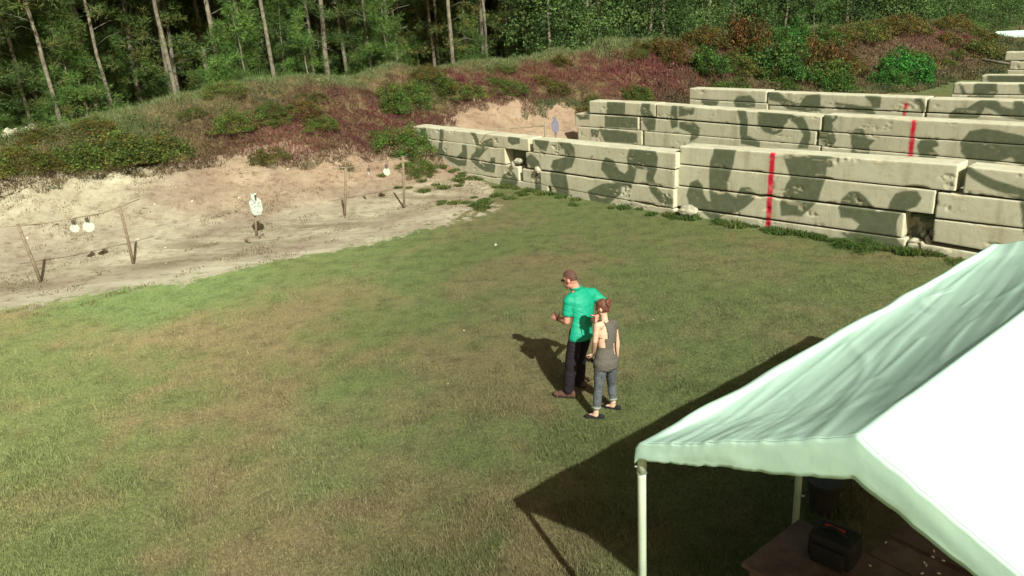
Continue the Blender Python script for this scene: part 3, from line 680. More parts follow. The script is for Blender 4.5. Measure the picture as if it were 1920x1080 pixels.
def block(pl, q, thick, root, base, camo, stripes, res, seed, name='concrete_block', rough=1.0):
    """q = (xl, ytl, ybl, xr, ytr, ybr) photo pixels of the block's front face on plane pl"""
    xl, ytl, ybl, xr, ytr, ybr = q
    a0, z01 = pl.hit(xl, ytl); a1, z11 = pl.hit(xr, ytr); _, z00 = pl.hit(xl, ybl); _, z10 = pl.hit(xr, ybr)
    L = abs(a0-a1); nx = max(4, int(L/res)); nz = max(3, int(.6/res)); ny = 8
    r = np.random.default_rng(seed); jt = (r.random()-.5)*.03
    hx, hy, hz = L/2, thick/2, .3; rad = .016
    V = []; Fc = []
    def grid(f, n, m):
        b = len(V) and sum(len(v) for v in V)
        A, B = np.meshgrid(np.linspace(-1, 1, n+1), np.linspace(-1, 1, m+1)); V.append(f(A.ravel(), B.ravel()))
        i = np.arange(m*(n+1)).reshape(m, n+1)[:, :-1].ravel()+b; Fc.append(np.stack([i, i+1, i+n+2, i+n+1], 1))
    one = lambda A: np.ones_like(A)
    grid(lambda A, B: np.stack([A*hx, -one(A)*hy, B*hz], 1), nx, nz)
    grid(lambda A, B: np.stack([A*hx, B*hy, one(A)*hz], 1), nx, ny)
    grid(lambda A, B: np.stack([-A*hx, one(A)*hy, B*hz], 1), nx//2, nz//2)
    grid(lambda A, B: np.stack([one(A)*hx, A*hy, B*hz], 1), ny, nz)
    grid(lambda A, B: np.stack([-one(A)*hx, -A*hy, B*hz], 1), ny, nz)
    P = np.concatenate(V); Fc = np.concatenate(Fc)
    # worn edges: rounded box with a radius that grows where the concrete is chipped
    nn = fbm(P[:, 0]*1.9+seed*3.1, P[:, 2]*4+P[:, 1]*4+seed, seed, 4)
    rr = (rad+np.clip(nn-.64, 0, 1)*.45*rough)[:, None]
    hh = np.array([hx, hy, hz]); q_ = np.clip(P, -(hh-rr), hh-rr); d = P-q_; ln = np.linalg.norm(d, axis=1)[:, None]
    P = q_+np.where(ln > 1e-9, d/np.maximum(ln, 1e-9)*np.minimum(ln, rr), 0)
    # pitted, spalled faces
    pit = fbm(P[:, 0]*2.2+seed*7.3, P[:, 2]*3+P[:, 1]*3, 101+seed % 7, 3); fine = fbm(P[:, 0]*14, P[:, 2]*14+P[:, 1]*14, 131+seed, 3)
    brk = np.clip((pit-.67)/.08, 0, 1)*(fine > .55)*rough
    P[:, 1] += np.where(P[:, 1] < 0, 1, -1)*(brk*.018*fine*1.5+(fine-.5)*.004*rough)
    a = (a0+a1)/2+P[:, 0]*np.sign(a1-a0)*1.0; tx = (P[:, 0]/hx+1)/2
    zt = z01*(1-tx)+z11*tx; zb = z00*(1-tx)+z10*tx; tz = (P[:, 2]/hz+1)/2; z = zb+(zt-zb-.012)*tz+.006
    t = P[:, 1]+hy+jt
    # paint
    R_ = np.zeros(len(P)); G_ = np.zeros(len(P)); wob = (fbm(a*3, z*5, 55, 2)-.5)*.06
    front = np.clip(1-(t-jt-.02)/.05, 0, 1)
    for pol in camo:
        R_ = np.maximum(R_, np.clip((pip(a, z, pol)+wob*.6+.02)/.028+.5, 0, 1))
    for pol in stripes: G_ = np.maximum(G_, np.clip(pip(a, z, pol)/.03+.75+1.4*(fine-.5), 0, 1)*(.72+.5*vn(a*9, z*9, 3)).clip(0, 1))
    R_ = R_*np.clip(1.2-brk*.5, 0, 1)*np.clip(front+.0, 0, 1); G_ *= front
    B_ = np.clip(brk*.45+(rr[:, 0] > rad+.02)*.6*(np.abs(P[:, 2]) > hz-.12), 0, 1)
    W = np.array(pl.P)[None]+a[:, None]*np.array(pl.d)+t[:, None]*np.array(pl.n); W[:, 2] += z; W -= np.array(base)
    if a1 < a0 or True: pass
    me = npmesh(name, W, Fc, M['conc'], np.stack([R_, G_, B_], 1), True)
    bm = bmesh.new(); bm.from_mesh(me); bmesh.ops.remove_doubles(bm, verts=bm.verts, dist=.0015); bmesh.ops.recalc_face_normals(bm, faces=bm.faces); bm.to_mesh(me); bm.free()
    return link(name, me, root)
def wall(label, planes, blocks, camo, stripes, res=.035, extra_courses=0, split=None, rough=1.0, thick=.6, seed0=0):
    P0 = planes[0].P; base = Vector((P0.x, P0.y, 0)); root = empty('concrete_block_wall', base)
    tag(root, label, 'wall', 'parallel concrete block walls between the shooting bays')
    polys = [[[pl.hit(*p) for p in pg] for pg in camo] for pl in planes]; sts = [[[pl.hit(*p) for p in pg] for pg in stripes] for pl in planes]
    for k, bq in enumerate(blocks):
        i = 0 if (split is None or bq[3] <= split) else 1
        block(planes[i], bq, thick, root, base, polys[i], sts[i], res, 17*k+5+seed0, rough=rough)
    return root
c7 = lambda p: crop(p, 1240, 240, 2.8235); c6 = lambda p: crop(p, 760, 140, 3.6); c3 = lambda p: crop(p, 1280, 0, 3.0)
camo1 = [c7(p) for p in (
 [(290,90),(392,90),(380,180),(362,240),(345,290),(345,335),(372,360),(400,378),(408,345),(425,320),(465,320),(495,347),(488,375),(440,418),(395,445),(330,455),(260,458),(200,430),(150,412),(138,360),(155,292),(190,278),(213,302),(222,352),(245,388),(268,395),(258,330),(254,260),(262,175)],
 [(215,440),(330,455),(300,478),(260,475)],
 [(636,95),(893,120),(902,200),(870,205),(865,270),(842,330),(826,385),(775,432),(740,462),(690,457),(638,462),(632,400),(664,300),(688,270),(660,190)],
 [(960,380),(1000,342),(1045,342),(1082,375),(1112,415),(1142,445),(1198,440),(1215,395),(1242,350),(1290,340),(1352,338),(1372,372),(1350,412),(1300,432),(1258,460),(1242,490),(1244,590),(1270,625),(1310,668),(1230,665),(1100,625),(1000,590),(960,560),(1030,540),(1052,510),(1010,475),(950,470),(943,420)],
 [(1290,645),(1430,655),(1440,700),(1370,680)],
 [(1620,200),(1662,235),(1722,260),(1792,290),(1852,308),(1920,325),(2060,350),(2060,400),(1900,380),(1850,365),(1780,332),(1700,297),(1640,262),(1612,230)],
 [(1903,380),(2000,380),(2000,560),(1920,550)])]
camo1 += [c6(p) for p in (
 [(95,320),(130,340),(150,430),(180,480),(222,508),(232,440),(230,345),(256,350),(252,440),(247,500),(290,550),(350,556),(387,520),(385,478),(410,480),(416,540),(410,612),(360,612),(300,582),(252,545),(242,602),(215,585),(200,540),(150,510),(120,460),(105,400)],
 [(433,385),(470,400),(490,440),(496,482),(530,450),(582,433),(592,480),(550,500),(512,540),(490,562),(500,602),(572,602),(577,560),(606,560),(602,662),(540,652),(480,612),(440,572),(450,545),(477,520),(477,470),(460,420)],
 [(695,410),(767,422),(767,462),(720,473),(692,450)],
 [(638,740),(660,680),(700,655),(735,670),(757,712),(742,762),(690,782),(650,777)],
 [(860,410),(972,425),(950,512),(912,502),(880,470)], [(800,570),(850,540),(900,590),(914,642),(880,642),(850,622)],
 [(1030,440),(1102,450),(1137,490),(1144,560),(1120,622),(1060,652),(1010,652),(983,620),(1000,580),(1080,560),(1075,500),(1035,490)],
 [(983,650),(1082,662),(1097,760),(1102,880),(1035,880),(1020,780),(983,720)], [(880,665),(912,668),(917,845),(878,820)],
 [(1353,563),(1402,580),(1442,650),(1480,672),(1506,640),(1500,560),(1520,485),(1682,500),(1702,560),(1692,640),(1672,700),(1692,760),(1742,812),(1802,842),(1802,892),(1720,862),(1660,792),(1628,700),(1640,642),(1560,630),(1547,700),(1522,762),(1440,747),(1380,702),(1323,640),(1328,600)],
 [(1235,790),(1330,740),(1450,735),(1452,802),(1400,842),(1330,900),(1260,890)])]
st1 = [[(1444, 284), (1453, 284), (1444, 436), (1435, 436)]]
pA = Plane((4.42, 18.98), (-.643, .766)); pB = Plane((4.52, 19.08), (-.672, .740))
BL1 = [(774,236,257,990,260,284), (998,261,285,1268,287,318), (782,258,284.5,946,278,308), (985,284,314,1266,319,354), (786,285,311,972,313,339), (979,316,340,1264,355,391),
       (800,313,345,1027,347,380), (1032,348,375,1264,392,418),
       (1273,274,307,1797,309,360), (1811,312,363,1985,330,383), (1270,308,347,1755,357,403), (1758,360,409,1985,385,436), (1267,348,386,1697,400,446), (1751,411,453,1985,437,494),
       (1296,393,425,1698,448,485), (1701,453,490,1985,500,540)]
w1r = wall('nearest and longest camouflage painted concrete block wall, standing beside the grass with one long red stripe', [pA, pB], BL1, camo1, st1, .03, split=1270)
for pl_, qd, sd in ((Plane(pA.P+pA.n*.36, pA.d), (936, 274, 322, 996, 281, 330), 71), (Plane(pB.P+pB.n*.34, pB.d), (1678, 396, 470, 1768, 404, 474), 72)):  # backing blocks added to darken the gaps, olive over their whole face
    block(pl_, qd, .24, w1r, w1r.location, [[(-99, -9), (99, -9), (99, 9), (-99, 9)]], [], .03, sd, rough=2.2)
camo2 = [c3(p) for p in (
 [(300,590),(350,600),(365,680),(360,760),(430,800),(430,825),(330,808),(320,740),(325,680)],
 [(425,600),(650,620),(692,690),(717,750),(702,832),(650,832),(682,760),(642,700),(602,670),(572,700),(552,740),(512,757),(460,740),(428,700)],
 [(800,625),(872,655),(840,690),(845,740),(862,790),(830,832),(780,802),(760,750),(798,740)],
 [(948,760),(970,728),(1012,728),(1032,780),(1077,790),(1047,820),(1047,868),(953,858)],
 [(1323,820),(1350,783),(1422,783),(1437,820),(1400,830),(1432,870),(1422,892),(1338,888)],
 [(1618,740),(1700,728),(1780,738),(1920,770),(2030,800),(2030,960),(1880,922),(1850,880),(1750,912),(1600,892),(1568,850),(1568,800)],
 [(-20,585),(65,590),(62,640),(-20,655)], [(-20,690),(60,690),(92,720),(87,770),(40,797),(50,750),(-20,720)])]
camo2 += [c6(p) for p in ([(1360,165),(1480,170),(1480,272),(1360,262)], [(1600,175),(1652,185),(1647,240),(1687,310),(1682,372),(1640,377),(1603,320),(1588,240)], [(1800,215),(1835,205),(1835,300),(1793,270)], [(1788,310),(1835,300),(1835,350),(1798,360)],
 [(1350,280),(1562,290),(1562,362),(1350,352)], [(1310,370),(1450,380),(1562,400),(1562,462),(1350,452)], [(1148,265),(1242,270),(1242,300),(1180,302)], [(1255,370),(1310,375),(1300,420),(1260,420)])]
st2 = [[(1710.5, 222), (1718, 222), (1711, 298), (1701.5, 298)]]
p2 = Plane((11.05, 20.25), WD)
BL2 = [(1104,189,211.5,1229,194.5,219), (1230.5,195,220,1541,218,245), (1545,215,246,1985,238,276), (1078,212.5,236,1197.5,219.5,244), (1200,220,245,1531,246,272.5), (1535,246.5,273,1985,277,312),
       (1083,237,266,1204,245,272.5), (1207,246,273,1538,273.5,303), (1540,274,304,1985,313,352), (1090,268,294,1300,283,318), (1303,284,318,1640,314,352), (1643,315,352,1985,353,395)]
wall('second camouflage concrete block wall, right behind the nearest one, red stripe near its middle', [p2], BL2, camo2, st2, .04, seed0=300)
camo3 = [c3(p) for p in ([(288,570),(310,543),(380,538),(407,565),(407,602),(300,602)], [(478,510),(540,520),(600,570),(660,587),(700,538),(772,530),(777,622),(700,627),(590,612),(540,572),(490,562)],
 [(858,580),(950,590),(1060,605),(1082,642),(900,622),(860,612)], [(1028,540),(1112,545),(1112,602),(1070,607),(1058,570)], [(1308,555),(1342,558),(1372,612),(1350,632)],
 [(1500,640),(1540,610),(1600,610),(1680,563),(1762,563),(1792,600),(1862,620),(1870,560),(1912,563),(1960,682),(1800,652),(1750,622),(1700,602),(1660,662),(1500,662)], [(108,563),(202,570),(192,592),(118,592)])]
st3 = [[(1697.5, 192), (1702.5, 192), (1701, 204), (1696, 204)], [(1693, 210), (1699, 210), (1697.5, 219), (1692, 219)]]
p3 = Plane((13.85, 24.4), WD)
BL3 = [(1292.7,165,185,1438,170,192.7), (1439.5,172,196,1738,183,210.5), (1741,184.5,210,1985,191,221), (1292.7,186,205,1440,193.7,215), (1441,197,220,1733,211.5,236), (1736,212,237,1985,222,249),
       (1292.7,206,225,1500,219,243), (1502,220,244,1985,249,278), (1292.7,226,246,1500,244,268), (1502,245,268,1985,279,312)]
wall('third camouflage concrete block wall, seen only by its upper two courses, broken red dashes at right', [p3], BL3, camo3, st3, .05, seed0=600)
camo4 = [c3(p) for p in ([(1638,478),(1660,466),(1762,470),(1768,520),(1742,547),(1600,547),(1638,520)], [(1553,466),(1565,468),(1592,527),(1572,527)], [(1893,470),(1940,470),(1940,532),(1900,522)])]
p4 = Plane((16.9, 28.2), WD)
BL4 = [(1788,155.5,176,1985,158,178.5), (1783,177,198,1985,179.5,203), (1785,199,220,1985,204,228), (1785,221,246,1985,229,258)]
wall('fourth concrete block wall, short end showing at the right picture edge', [p4], BL4, camo4, [], .05, seed0=900)
camo5 = [[(1850, 138), (1990, 138), (1990, 160), (1856, 160), (1852, 150)]]
p5 = Plane((19.6, 30.9), WD)
BL5 = [(1840,141,157,1985,141.5,158.5), (1834,158,176,1985,159.5,178), (1836,177,195,1985,179,198), (1836,196,214,1985,199,220)]
wall('fifth concrete block wall, a dark painted strip just above the fourth one', [p5], BL5, camo5, [], .06, seed0=1200)
p6 = Plane((27.0, 40.3), WD)
BL6 = [(1885,97,113,1990,97,113.5), (1894,114,130,1990,114.5,131), (1888,131,147,1990,132,148), (1888,148,160,1990,149,162)]
wall('farthest concrete block wall with pale rounded top at the right picture edge', [p6], BL6, [], [], .06, seed0=1500, rough=1.4)

# ------------------------------------------------------------------ rubble, rocks, small debris
def rock_me(seed, sx=1, sy=.8, sz=.6):
    bm = bmesh.new(); bmesh.ops.create_icosphere(bm, subdivisions=3, radius=1)
    co = np.array([v.co for v in bm.verts]); k = .62+.75*fbm(co[:, 0]*1.3+seed, co[:, 1]*1.3+co[:, 2]*1.7, seed, 4)
    for v, s in zip(bm.verts, k): v.co = Vector((v.co.x*sx, v.co.y*sy, v.co.z*sz))*s
    me = bpy.data.meshes.new('rubble_chunk'); bm.to_mesh(me); bm.free(); me.materials.append(M['rock']); return me
rocks = [rock_me(3), rock_me(8, 1, .6, .7), rock_me(14, .8, .9, .5)]
def rock(P, s, label, group=None, i=0, name='rubble_chunk', cat='rubble'):
    o = link(name, rocks[i % 3], None, P); o.scale = (s,)*3; o.rotation_euler = (i*.7, i*1.3, i*2.1); tag(o, label, cat, group); return o
a, z = pA.hit(1283, 402); rock(pA.w(a-.1, .17, .05), .26, 'pale broken chunk of concrete at the wall foot under the open joint', None, 0)
for k, (px, py, s, tt) in enumerate(((968, 303, .17, .12), (962, 308, .12, .0), (975, 316, .10, .2), (1010, 318, .13, -.02))):
    a, z = pA.hit(px, py); rock(pA.w(a, z, tt), s, ['rounded rubble chunk lodged in the gap of the nearest wall', 'small chunk at the left lip of the gap in the nearest wall', 'small chunk deep in the gap of the nearest wall', 'flat slab of broken concrete right of the wall gap'][k], 'rubble in the gap of the nearest wall', k)
for k, (px, py, s, tt) in enumerate(((1712, 452, .14, .15), (1722, 440, .10, .3), (1735, 452, .13, .2), (1742, 440, .12, .3), (1728, 458, .09, .05), (1744, 425, .10, .4))):
    a, z = pB.hit(px, py); rock(pB.w(a, z-.04, tt), s, 'reddish broken concrete chunk inside the hole in the bottom of the nearest wall', 'rubble in the hole of the nearest wall', k)
for k in range(16):
    px = 5+k*4.5+random.random()*3; py = 262-k*1.0-random.random()*10
    for s_ in range(1):
        d = ray(px, py); t = 20.0
        while t < 40:
            P = CAM+d*t
            if P.z < H(P.x, P.y): break
            t += .1
        rock((P.x, P.y, P.z+.06), .12+.12*random.random(), 'white weathered rock in the pale pile on the berm at the left picture edge', 'white rocks piled on the berm', k, 'rock', 'rock')
# plaster a pale patch of smaller stones and plastic bits over the sand
spots = [(200, 345), (265, 363), (290, 384), (285, 401), (330, 352), (360, 378), (318, 347), (258, 449), (52, 447), (55, 486), (105, 487), (261, 534), (311, 494), (310, 465), (448, 372), (458, 406), (475, 310), (540, 318), (620, 380), (407, 998), (930, 460), (1179, 623), (1190, 750), (490, 384),
         (225, 318), (1100, 700), (1225, 600), (1250, 640), (1425, 520), (1480, 545), (1345, 535), (1440, 655), (870, 620), (700, 800), (680, 915), (10, 940), (170, 1030), (840, 720)]
bit = MB(); bit.box((0, 0, .012), (.05, .035, .02), Matrix.Rotation(.3, 3, 'X')); bit.box((.012, .01, .024), (.02, .03, .012), Matrix.Rotation(.6, 3, 'Y')); bitme = bit.mesh('litter_bit', M['brass'])
for k, (px, py) in enumerate(spots):
    d = ray(px, py); t = 3.0
    while t < 60:
        P = CAM+d*t
        if P.z < H(P.x, P.y): break
        t += .03
    o = link('litter_bit', bitme, None, (P.x, P.y, P.z)); o.scale = ((.8+.5*(k % 3))*(.22 if py > 500 else .6),)*3; o.rotation_euler = (0, 0, k)
    tag(o, 'small pale piece of litter lying on the '+('open grass' if py > 500 else 'sand below the berm'), 'litter', 'pale litter pieces on the '+('grass' if py > 500 else 'sand'))
# weeds along the wall foot
for k in range(58):
    f = random.random(); on_b = random.random() < .6
    if on_b: P = pB.w(-f*7.0, 0, -.05-random.random()**2*.35)
    else: P = pA.w(f*9.5, 0, -.05-random.random()**2*.35)
    o = link('weed_tuft', random.choice(tufts), None, (P.x, P.y, H(P.x, P.y))); s = .35+.55*random.random()**1.5; o.scale = (s*1.5, s*1.5, s*.75); o.rotation_euler = (0, 0, random.random()*6)
    o.color = random.choice([(1.0, 1.05, .75, 1), (1.2, 1.05, .85, 1), (.75, .88, .62, 1)]); tag(o, 'green weed tuft growing along the foot of the nearest concrete wall', 'weed', 'weed tufts at the nearest wall foot')
for k in range(34):
    u = 11.6+2.6*random.random(); v = 17.2+6.0*random.random()
    x, y = uv2xy(u, v); o = link('weed_tuft', random.choice(tufts), None, (x, y, H(x, y))); s = .3+.4*random.random(); o.scale = (s*1.8, s*1.8, s*.6); o.rotation_euler = (0, 0, random.random()*6)
    o.color = random.choice([(1.1, .98, .75, 1), (1.3, 1.0, .85, 1), (.85, .85, .65, 1)]); tag(o, 'weed tuft on the worn ground between the right stand and the nearest wall', 'weed', 'weed tufts by the upper end of the nearest wall')
for k, (px, py, s) in enumerate(((1600, 462, 1.6), (1640, 466, 1.5), (1575, 458, 1.2), (1270, 410, 1.0), (1620, 470, 1.2), (1790, 492, 1.0), (1450, 436, .9), (1350, 418, 1.1), (1075, 385, .9))):
    P = gp(px, py); o = link('bush', bush_fine[k % 2], None, (P.x, P.y, -.06)); o.scale = (s*.28, s*.24, s*.16); o.rotation_euler = (0, 0, k); o.color = (.7, 1.0, .65, 1)
    tag(o, ['thick low green clump under the hole in the nearest wall', 'leafy clump just right of the thickest clump at the wall', 'small clump left of the thickest clump at the wall', 'clump beside the pale chunk under the open joint', 'low clump in front of the thickest wall clump',
            'clump at the wall foot near the tent edge', 'small clump under the long red stripe', 'clump between the open joint and the red stripe', 'clump under the dark painted blotch on the left half of the nearest wall'][k], 'weed clump', 'leafy clumps at the nearest wall')

# ------------------------------------------------------------------ target stands
def on_v(px, py, v0):
    d = ray(px, py); t = v0/(-.6*d.x+.8*d.y); return CAM+d*t
def post(mb, a, b, r=.035): mb.loft([a, Vector(a).lerp(Vector(b), .5)+Vector((.01, 0, 0)), b], [r*1.05, r, r*.95], n=8)
def lift(base, top):
    B = gp(*base); B.z = 0; d = ray(*top); k = math.hypot(B.x, B.y)/math.hypot(d.x, d.y); T = CAM+d*k; B.z = H(B.x, B.y)-.15; return B, T
def stand(label, posts, bars, plates):
    B0, _ = lift(*posts[0]); base = Vector((B0.x, B0.y, 0)); root = empty('target_stand', base); tag(root, label, 'target stand', 'post stands with hanging plates')
    for p in posts:
        B, T = lift(*p); mb = MB(base); post(mb, B, T); mb.build('post', M['wood'], root, True)
    vb = -.6*base.x+.8*base.y
    for a, b in bars:
        mb = MB(base); mb.tube(on_v(*a, vb), on_v(*b, vb), .014, n=8); mb.build('crossbar', M['rope'], root, True)
    return root, vb
r1, v1 = stand('left stand of two leaning wooden posts with a long bar holding two round white plates', [((78, 530), (33, 420)), ((250, 495), (224, 387))], [((-20, 427), (76, 420)), ((76, 420), (190, 400)), ((190, 400), (262, 373))], None)
r2, v2 = stand('stand of two wooden posts nearest the wall end, with a bar holding two small plates', [((645, 407), (648, 315)), ((757, 390), (755, 293))], [((624, 316), (662, 313)), ((662, 313), (760, 294))], None)
def plate(px, py, v, rr, label, ytop, edge=0):
    P = on_v(px, py, v); root = empty('target_plate', (P.x, P.y, P.z)); tag(root, label, 'target plate', 'round plates hanging from the stands')
    mb = MB(); A = Vector((.6, -.8, .25)).normalized(); A = (Matrix.Rotation(edge, 3, 'Z') @ A)
    mb.loft([A*-.008, A*.008], [rr, rr], n=28); mb.build('plate', M['plate'], root)
    T = on_v(px, ytop, v)-P; hb = MB(); hb.tube(T+Vector((-.02, 0, 0)), Vector((-.02, 0, rr*.8)), .008, n=6); hb.tube(T+Vector((.03, 0, 0)), Vector((.03, 0, rr*.8)), .008, n=6)
    hb.box((0, 0, rr+.05), (.07, .035, .09)); hb.build('hanger', M['bracket'], root)
plate(140, 428, v1, .10, 'smaller round white plate, left one of the pair on the left stand', 409)
plate(166, 425, v1, .125, 'larger round white plate with dark splatter, right one of the pair on the left stand', 405)
plate(725, 322, v2, .115, 'round white plate hanging near the post at the wall end', 303)
plate(692, 327, v2, .085, 'small pale plate hanging turned nearly edge-on, middle of the right stand', 309, 1.1)
# steel silhouette
B, T = lift((481, 446), (478, 400)); base = Vector((B.x, B.y, 0)); B.z = 0
root = empty('silhouette_target', base); tag(root, 'white steel torso silhouette with grey splatter on a single wooden post', 'silhouette target')
mb = MB(base); post(mb, B, T+Vector((0, 0, .1)), .03); mb.build('post', M['wood'], root, True)
mb = MB(base); mb.box(B+Vector((0, -.05, .03)), (.5, .05, .05)); mb.box(B+Vector((.12, 0, .03)), (.05, .45, .05)); mb.build('foot', M['wood'], root)
def silhouette(mb, c, hw, hh, nrm):
    c = Vector(c); R_ = Vector((0, 0, 1)).cross(nrm).normalized(); U_ = nrm.cross(R_)
    o2 = [(-.55, -1), (.55, -1), (1, -.55), (1, .25), (.72, .50), (.46, .56), (.46, 1), (-.46, 1), (-.46, .56), (-.72, .50), (-1, .25), (-1, -.55)]
    n = len(o2); vs = [c+R_*x*hw+U_*y*hh+nrm*s for s in (-.008, .008) for x, y in o2]
    mb._add(vs, [tuple(range(n-1, -1, -1)), tuple(range(n, 2*n))]+[(i, (i+1) % n, n+(i+1) % n, n+i) for i in range(n)])
mb = MB(base); cc = on_v(479, 383, -.6*base.x+.8*base.y-.05); silhouette(mb, cc, .155, .29, Vector((.45, -.85, .28)).normalized()); mb.build('torso_plate', M['steel'], root)
hw = MB(base); hw.box(cc+Vector((.02, .06, .17)), (.03, .1, .14)); hw.build('bracket', M['bracket'], root)
P = gp(465, 455); mb = MB((P.x, P.y, 0)); mb.box((P.x, P.y, .06), (.30, .07, .05), Matrix.Rotation(-.9, 3, 'Z')); o = mb.build('wooden_board', M['wood'], None, loc=(P.x, P.y, 0), bevel=.006); tag(o, 'short loose wooden board lying on the sand left of the silhouette post', 'board')
# second bay: post with bar, blue-grey silhouette
P = on_v(1022, 262, 20.0); Q = on_v(1022, 232, 20.0); base = Vector((P.x, P.y, 0)); root = empty('target_stand', base); tag(root, 'pale post with thin bar in the second bay, half hidden by the nearest wall', 'target stand', 'post stands with hanging plates')
mb = MB(base); post(mb, (P.x, P.y, 0), Q, .045); mb.build('post', M['rope'], root, True)
mb = MB(base); mb.tube(on_v(1022, 236, 20.0), on_v(910, 244, 20.0), .016, n=8); mb.build('crossbar', M['rope'], root, True)
bl = mottled('blue_grey_paint', (.10, .10, .14), (.17, .17, .23), 12, .6)
c0 = on_v(1041, 234, 21.5); base = Vector((c0.x, c0.y, 0)); root = empty('silhouette_target', base); tag(root, 'blue-grey silhouette on a post in the second bay beyond the nearest wall', 'silhouette target')
mb = MB(base); silhouette(mb, c0, .15, .30, Vector((.5, -.85, .1)).normalized()); mb.build('torso_plate', bl, root)
mb = MB(base); post(mb, (c0.x, c0.y+.04, 0), (c0.x, c0.y+.04, c0.z), .035); mb.build('post', M['wood'], root, True)
# log at the far right
P = gp(1890, 133); mb = MB((P.x, P.y, 0)); mb.loft([(P.x-1.2, P.y+1.0, .75), (P.x, P.y, .45), (P.x+1.2, P.y-1.0, .06)], [.09, .08, .07], n=8); o = mb.build('log', M['bark'], None, True, (P.x, P.y, 0)); tag(o, 'dark log leaning beside the farthest concrete wall', 'log')
# ------------------------------------------------------------------ distant canopy
def far_canopy():
    P = gp(1891, 84); base = Vector((P.x, P.y, 0)); root = empty('canopy', base); tag(root, 'distant low white canopy roof half hidden by shrubs at the right picture edge', 'canopy')
    mb = MB(); vs = []; 
    d1 = Vector((.83, -.55, 0)); d2 = Vector((.55, .83, 0)); a, b, h = 1.65, 1.3, .9
    E_ = [d1*s*a+d2*t*b+Vector((0, 0, h)) for s, t in ((-1, -1), (1, -1), (1, 1), (-1, 1))]; Rg = [d1*s*a*.7+Vector((0, 0, h+.42)) for s in (-1, 1)]; D = Vector((0, 0, -.16))
    mb._add(E_+Rg+[e+D for e in E_], [(0, 1, 5, 4), (1, 2, 5), (2, 3, 4, 5), (3, 0, 4), (0, 6, 7, 1), (1, 7, 8, 2), (2, 8, 9, 3), (3, 9, 6, 0)])
    o = mb.build('roof_cover', M['tarp'], root); s = o.modifiers.new('s', 'SOLIDIFY'); s.thickness = .02
    for e in E_: q = MB(); q.tube(e*.97, (e.x*.97, e.y*.97, 0), .03, n=8); q.build('pole', M['white'], root, True)
far_canopy()

# ------------------------------------------------------------------ near canopy tent
TAZ = math.radians(52); te = Vector((math.sin(TAZ), math.cos(TAZ), 0)); tp = Vector((te.y, -te.x, 0))
TA = Vector((.83, 4.58, 2.15))
q = ray(1615, 812); Mx = Matrix((tp, Vector((0, 0, 1)), -q)).transposed(); sol = Mx.inverted() @ (CAM-TA); ta, th_ = sol.x, sol.y
TL = 6.15
tent = empty('canopy_tent', (TA.x, TA.y, 0)); tb = Vector((TA.x, TA.y, 0))
tag(tent, 'large white gabled canopy tent with wrinkled cover on white poles in the near right corner', 'canopy tent')
def troof(t, s):    # s: -1 left eave, 0 ridge, 1 right eave (numpy arrays) -> xyz
    a = np.abs(s); f = 1-a
    prof = np.where(a < .93, f*.985+.0, f*.985-((a-.93)/.07)**2*.05)
    bay = np.abs(np.sin(np.pi*t/2.45))
    sagx = 1+.38*np.clip(t/.7, 0, 1)*np.clip((TL-t)/.5, 0, 1); z = th_*np.where(f > .075, np.clip(f, .001, 1)**sagx*.985+(prof-f*.985), prof)-.030*bay*np.sin(np.pi*np.clip(f, 0, 1))-.012*np.sin(np.pi*np.clip(f, 0, 1))
    out = (s+1)*ta
    # eave tube bulge and loose folds at the left eave
    lip = np.exp(-((a-.965)/.035)**2); z = z+lip*(.012+.035*(vn(t*1.7, s*0, 12)-.35)); out = out-np.sign(-s)*lip*.03*(vn(t*2.6, s*0+3, 14)-.3)
    wr = (fbm(t*.35+s*1.0, s*9+t*1.2, 201, 4)-.5); wr2 = (vn(t*.3+4, s*22+t*2.4, 207)-.5)
    side = np.where(s < 0, 1, .55)
    for a_c, b_c, k_c, sd_c in ((.5, 5, .9, 221), (.6, 3.6, .5, 223), (.4, 7, 1.4, 227)):
        q_c = vn(t*a_c+k_c*s*2, s*b_c+t*.35*k_c, sd_c); z = z+.007*np.exp(-((q_c-.5)/.05)**2)*np.clip(f*5, 0, 1)*np.clip((1-f)*6, 0, 1)*(vn(t*1.1, s*2, sd_c+1) > .35)
    z = z+(wr*.013+np.abs(wr2)**1.5*.026)*side*np.clip(f*6, 0, 1)*np.clip((1-f)*8, .1, 1)
    z = z+.012*np.exp(-(s/.03)**2)
    z = z+.05*np.clip(fbm(t*2.2, s*7, 230, 3)-.55, 0, 1)*np.clip(1-t/1.6, 0, 1)
    P = np.array(TA)[None]+np.outer(t, np.array(te))+np.outer(out, np.array(tp)); P[:, 2] = TA.z+z
    return P
tt, sv = np.meshgrid(np.linspace(-.03, TL, 300), np.linspace(-1, 1, 150)); nt_, ns_ = 300, 150
P = troof(tt.ravel(), sv.ravel())-np.array(tb); i = np.arange((ns_-1)*nt_).reshape(ns_-1, nt_)[:, :-1].ravel()
Fc = np.stack([i, i+1, i+1+nt_, i+nt_], 1)
rc = link('roof_cover', npmesh('roof_cover', P, Fc, M['tarp'], None, True), tent); q = rc.modifiers.new('s', 'SOLIDIFY'); q.thickness = .004
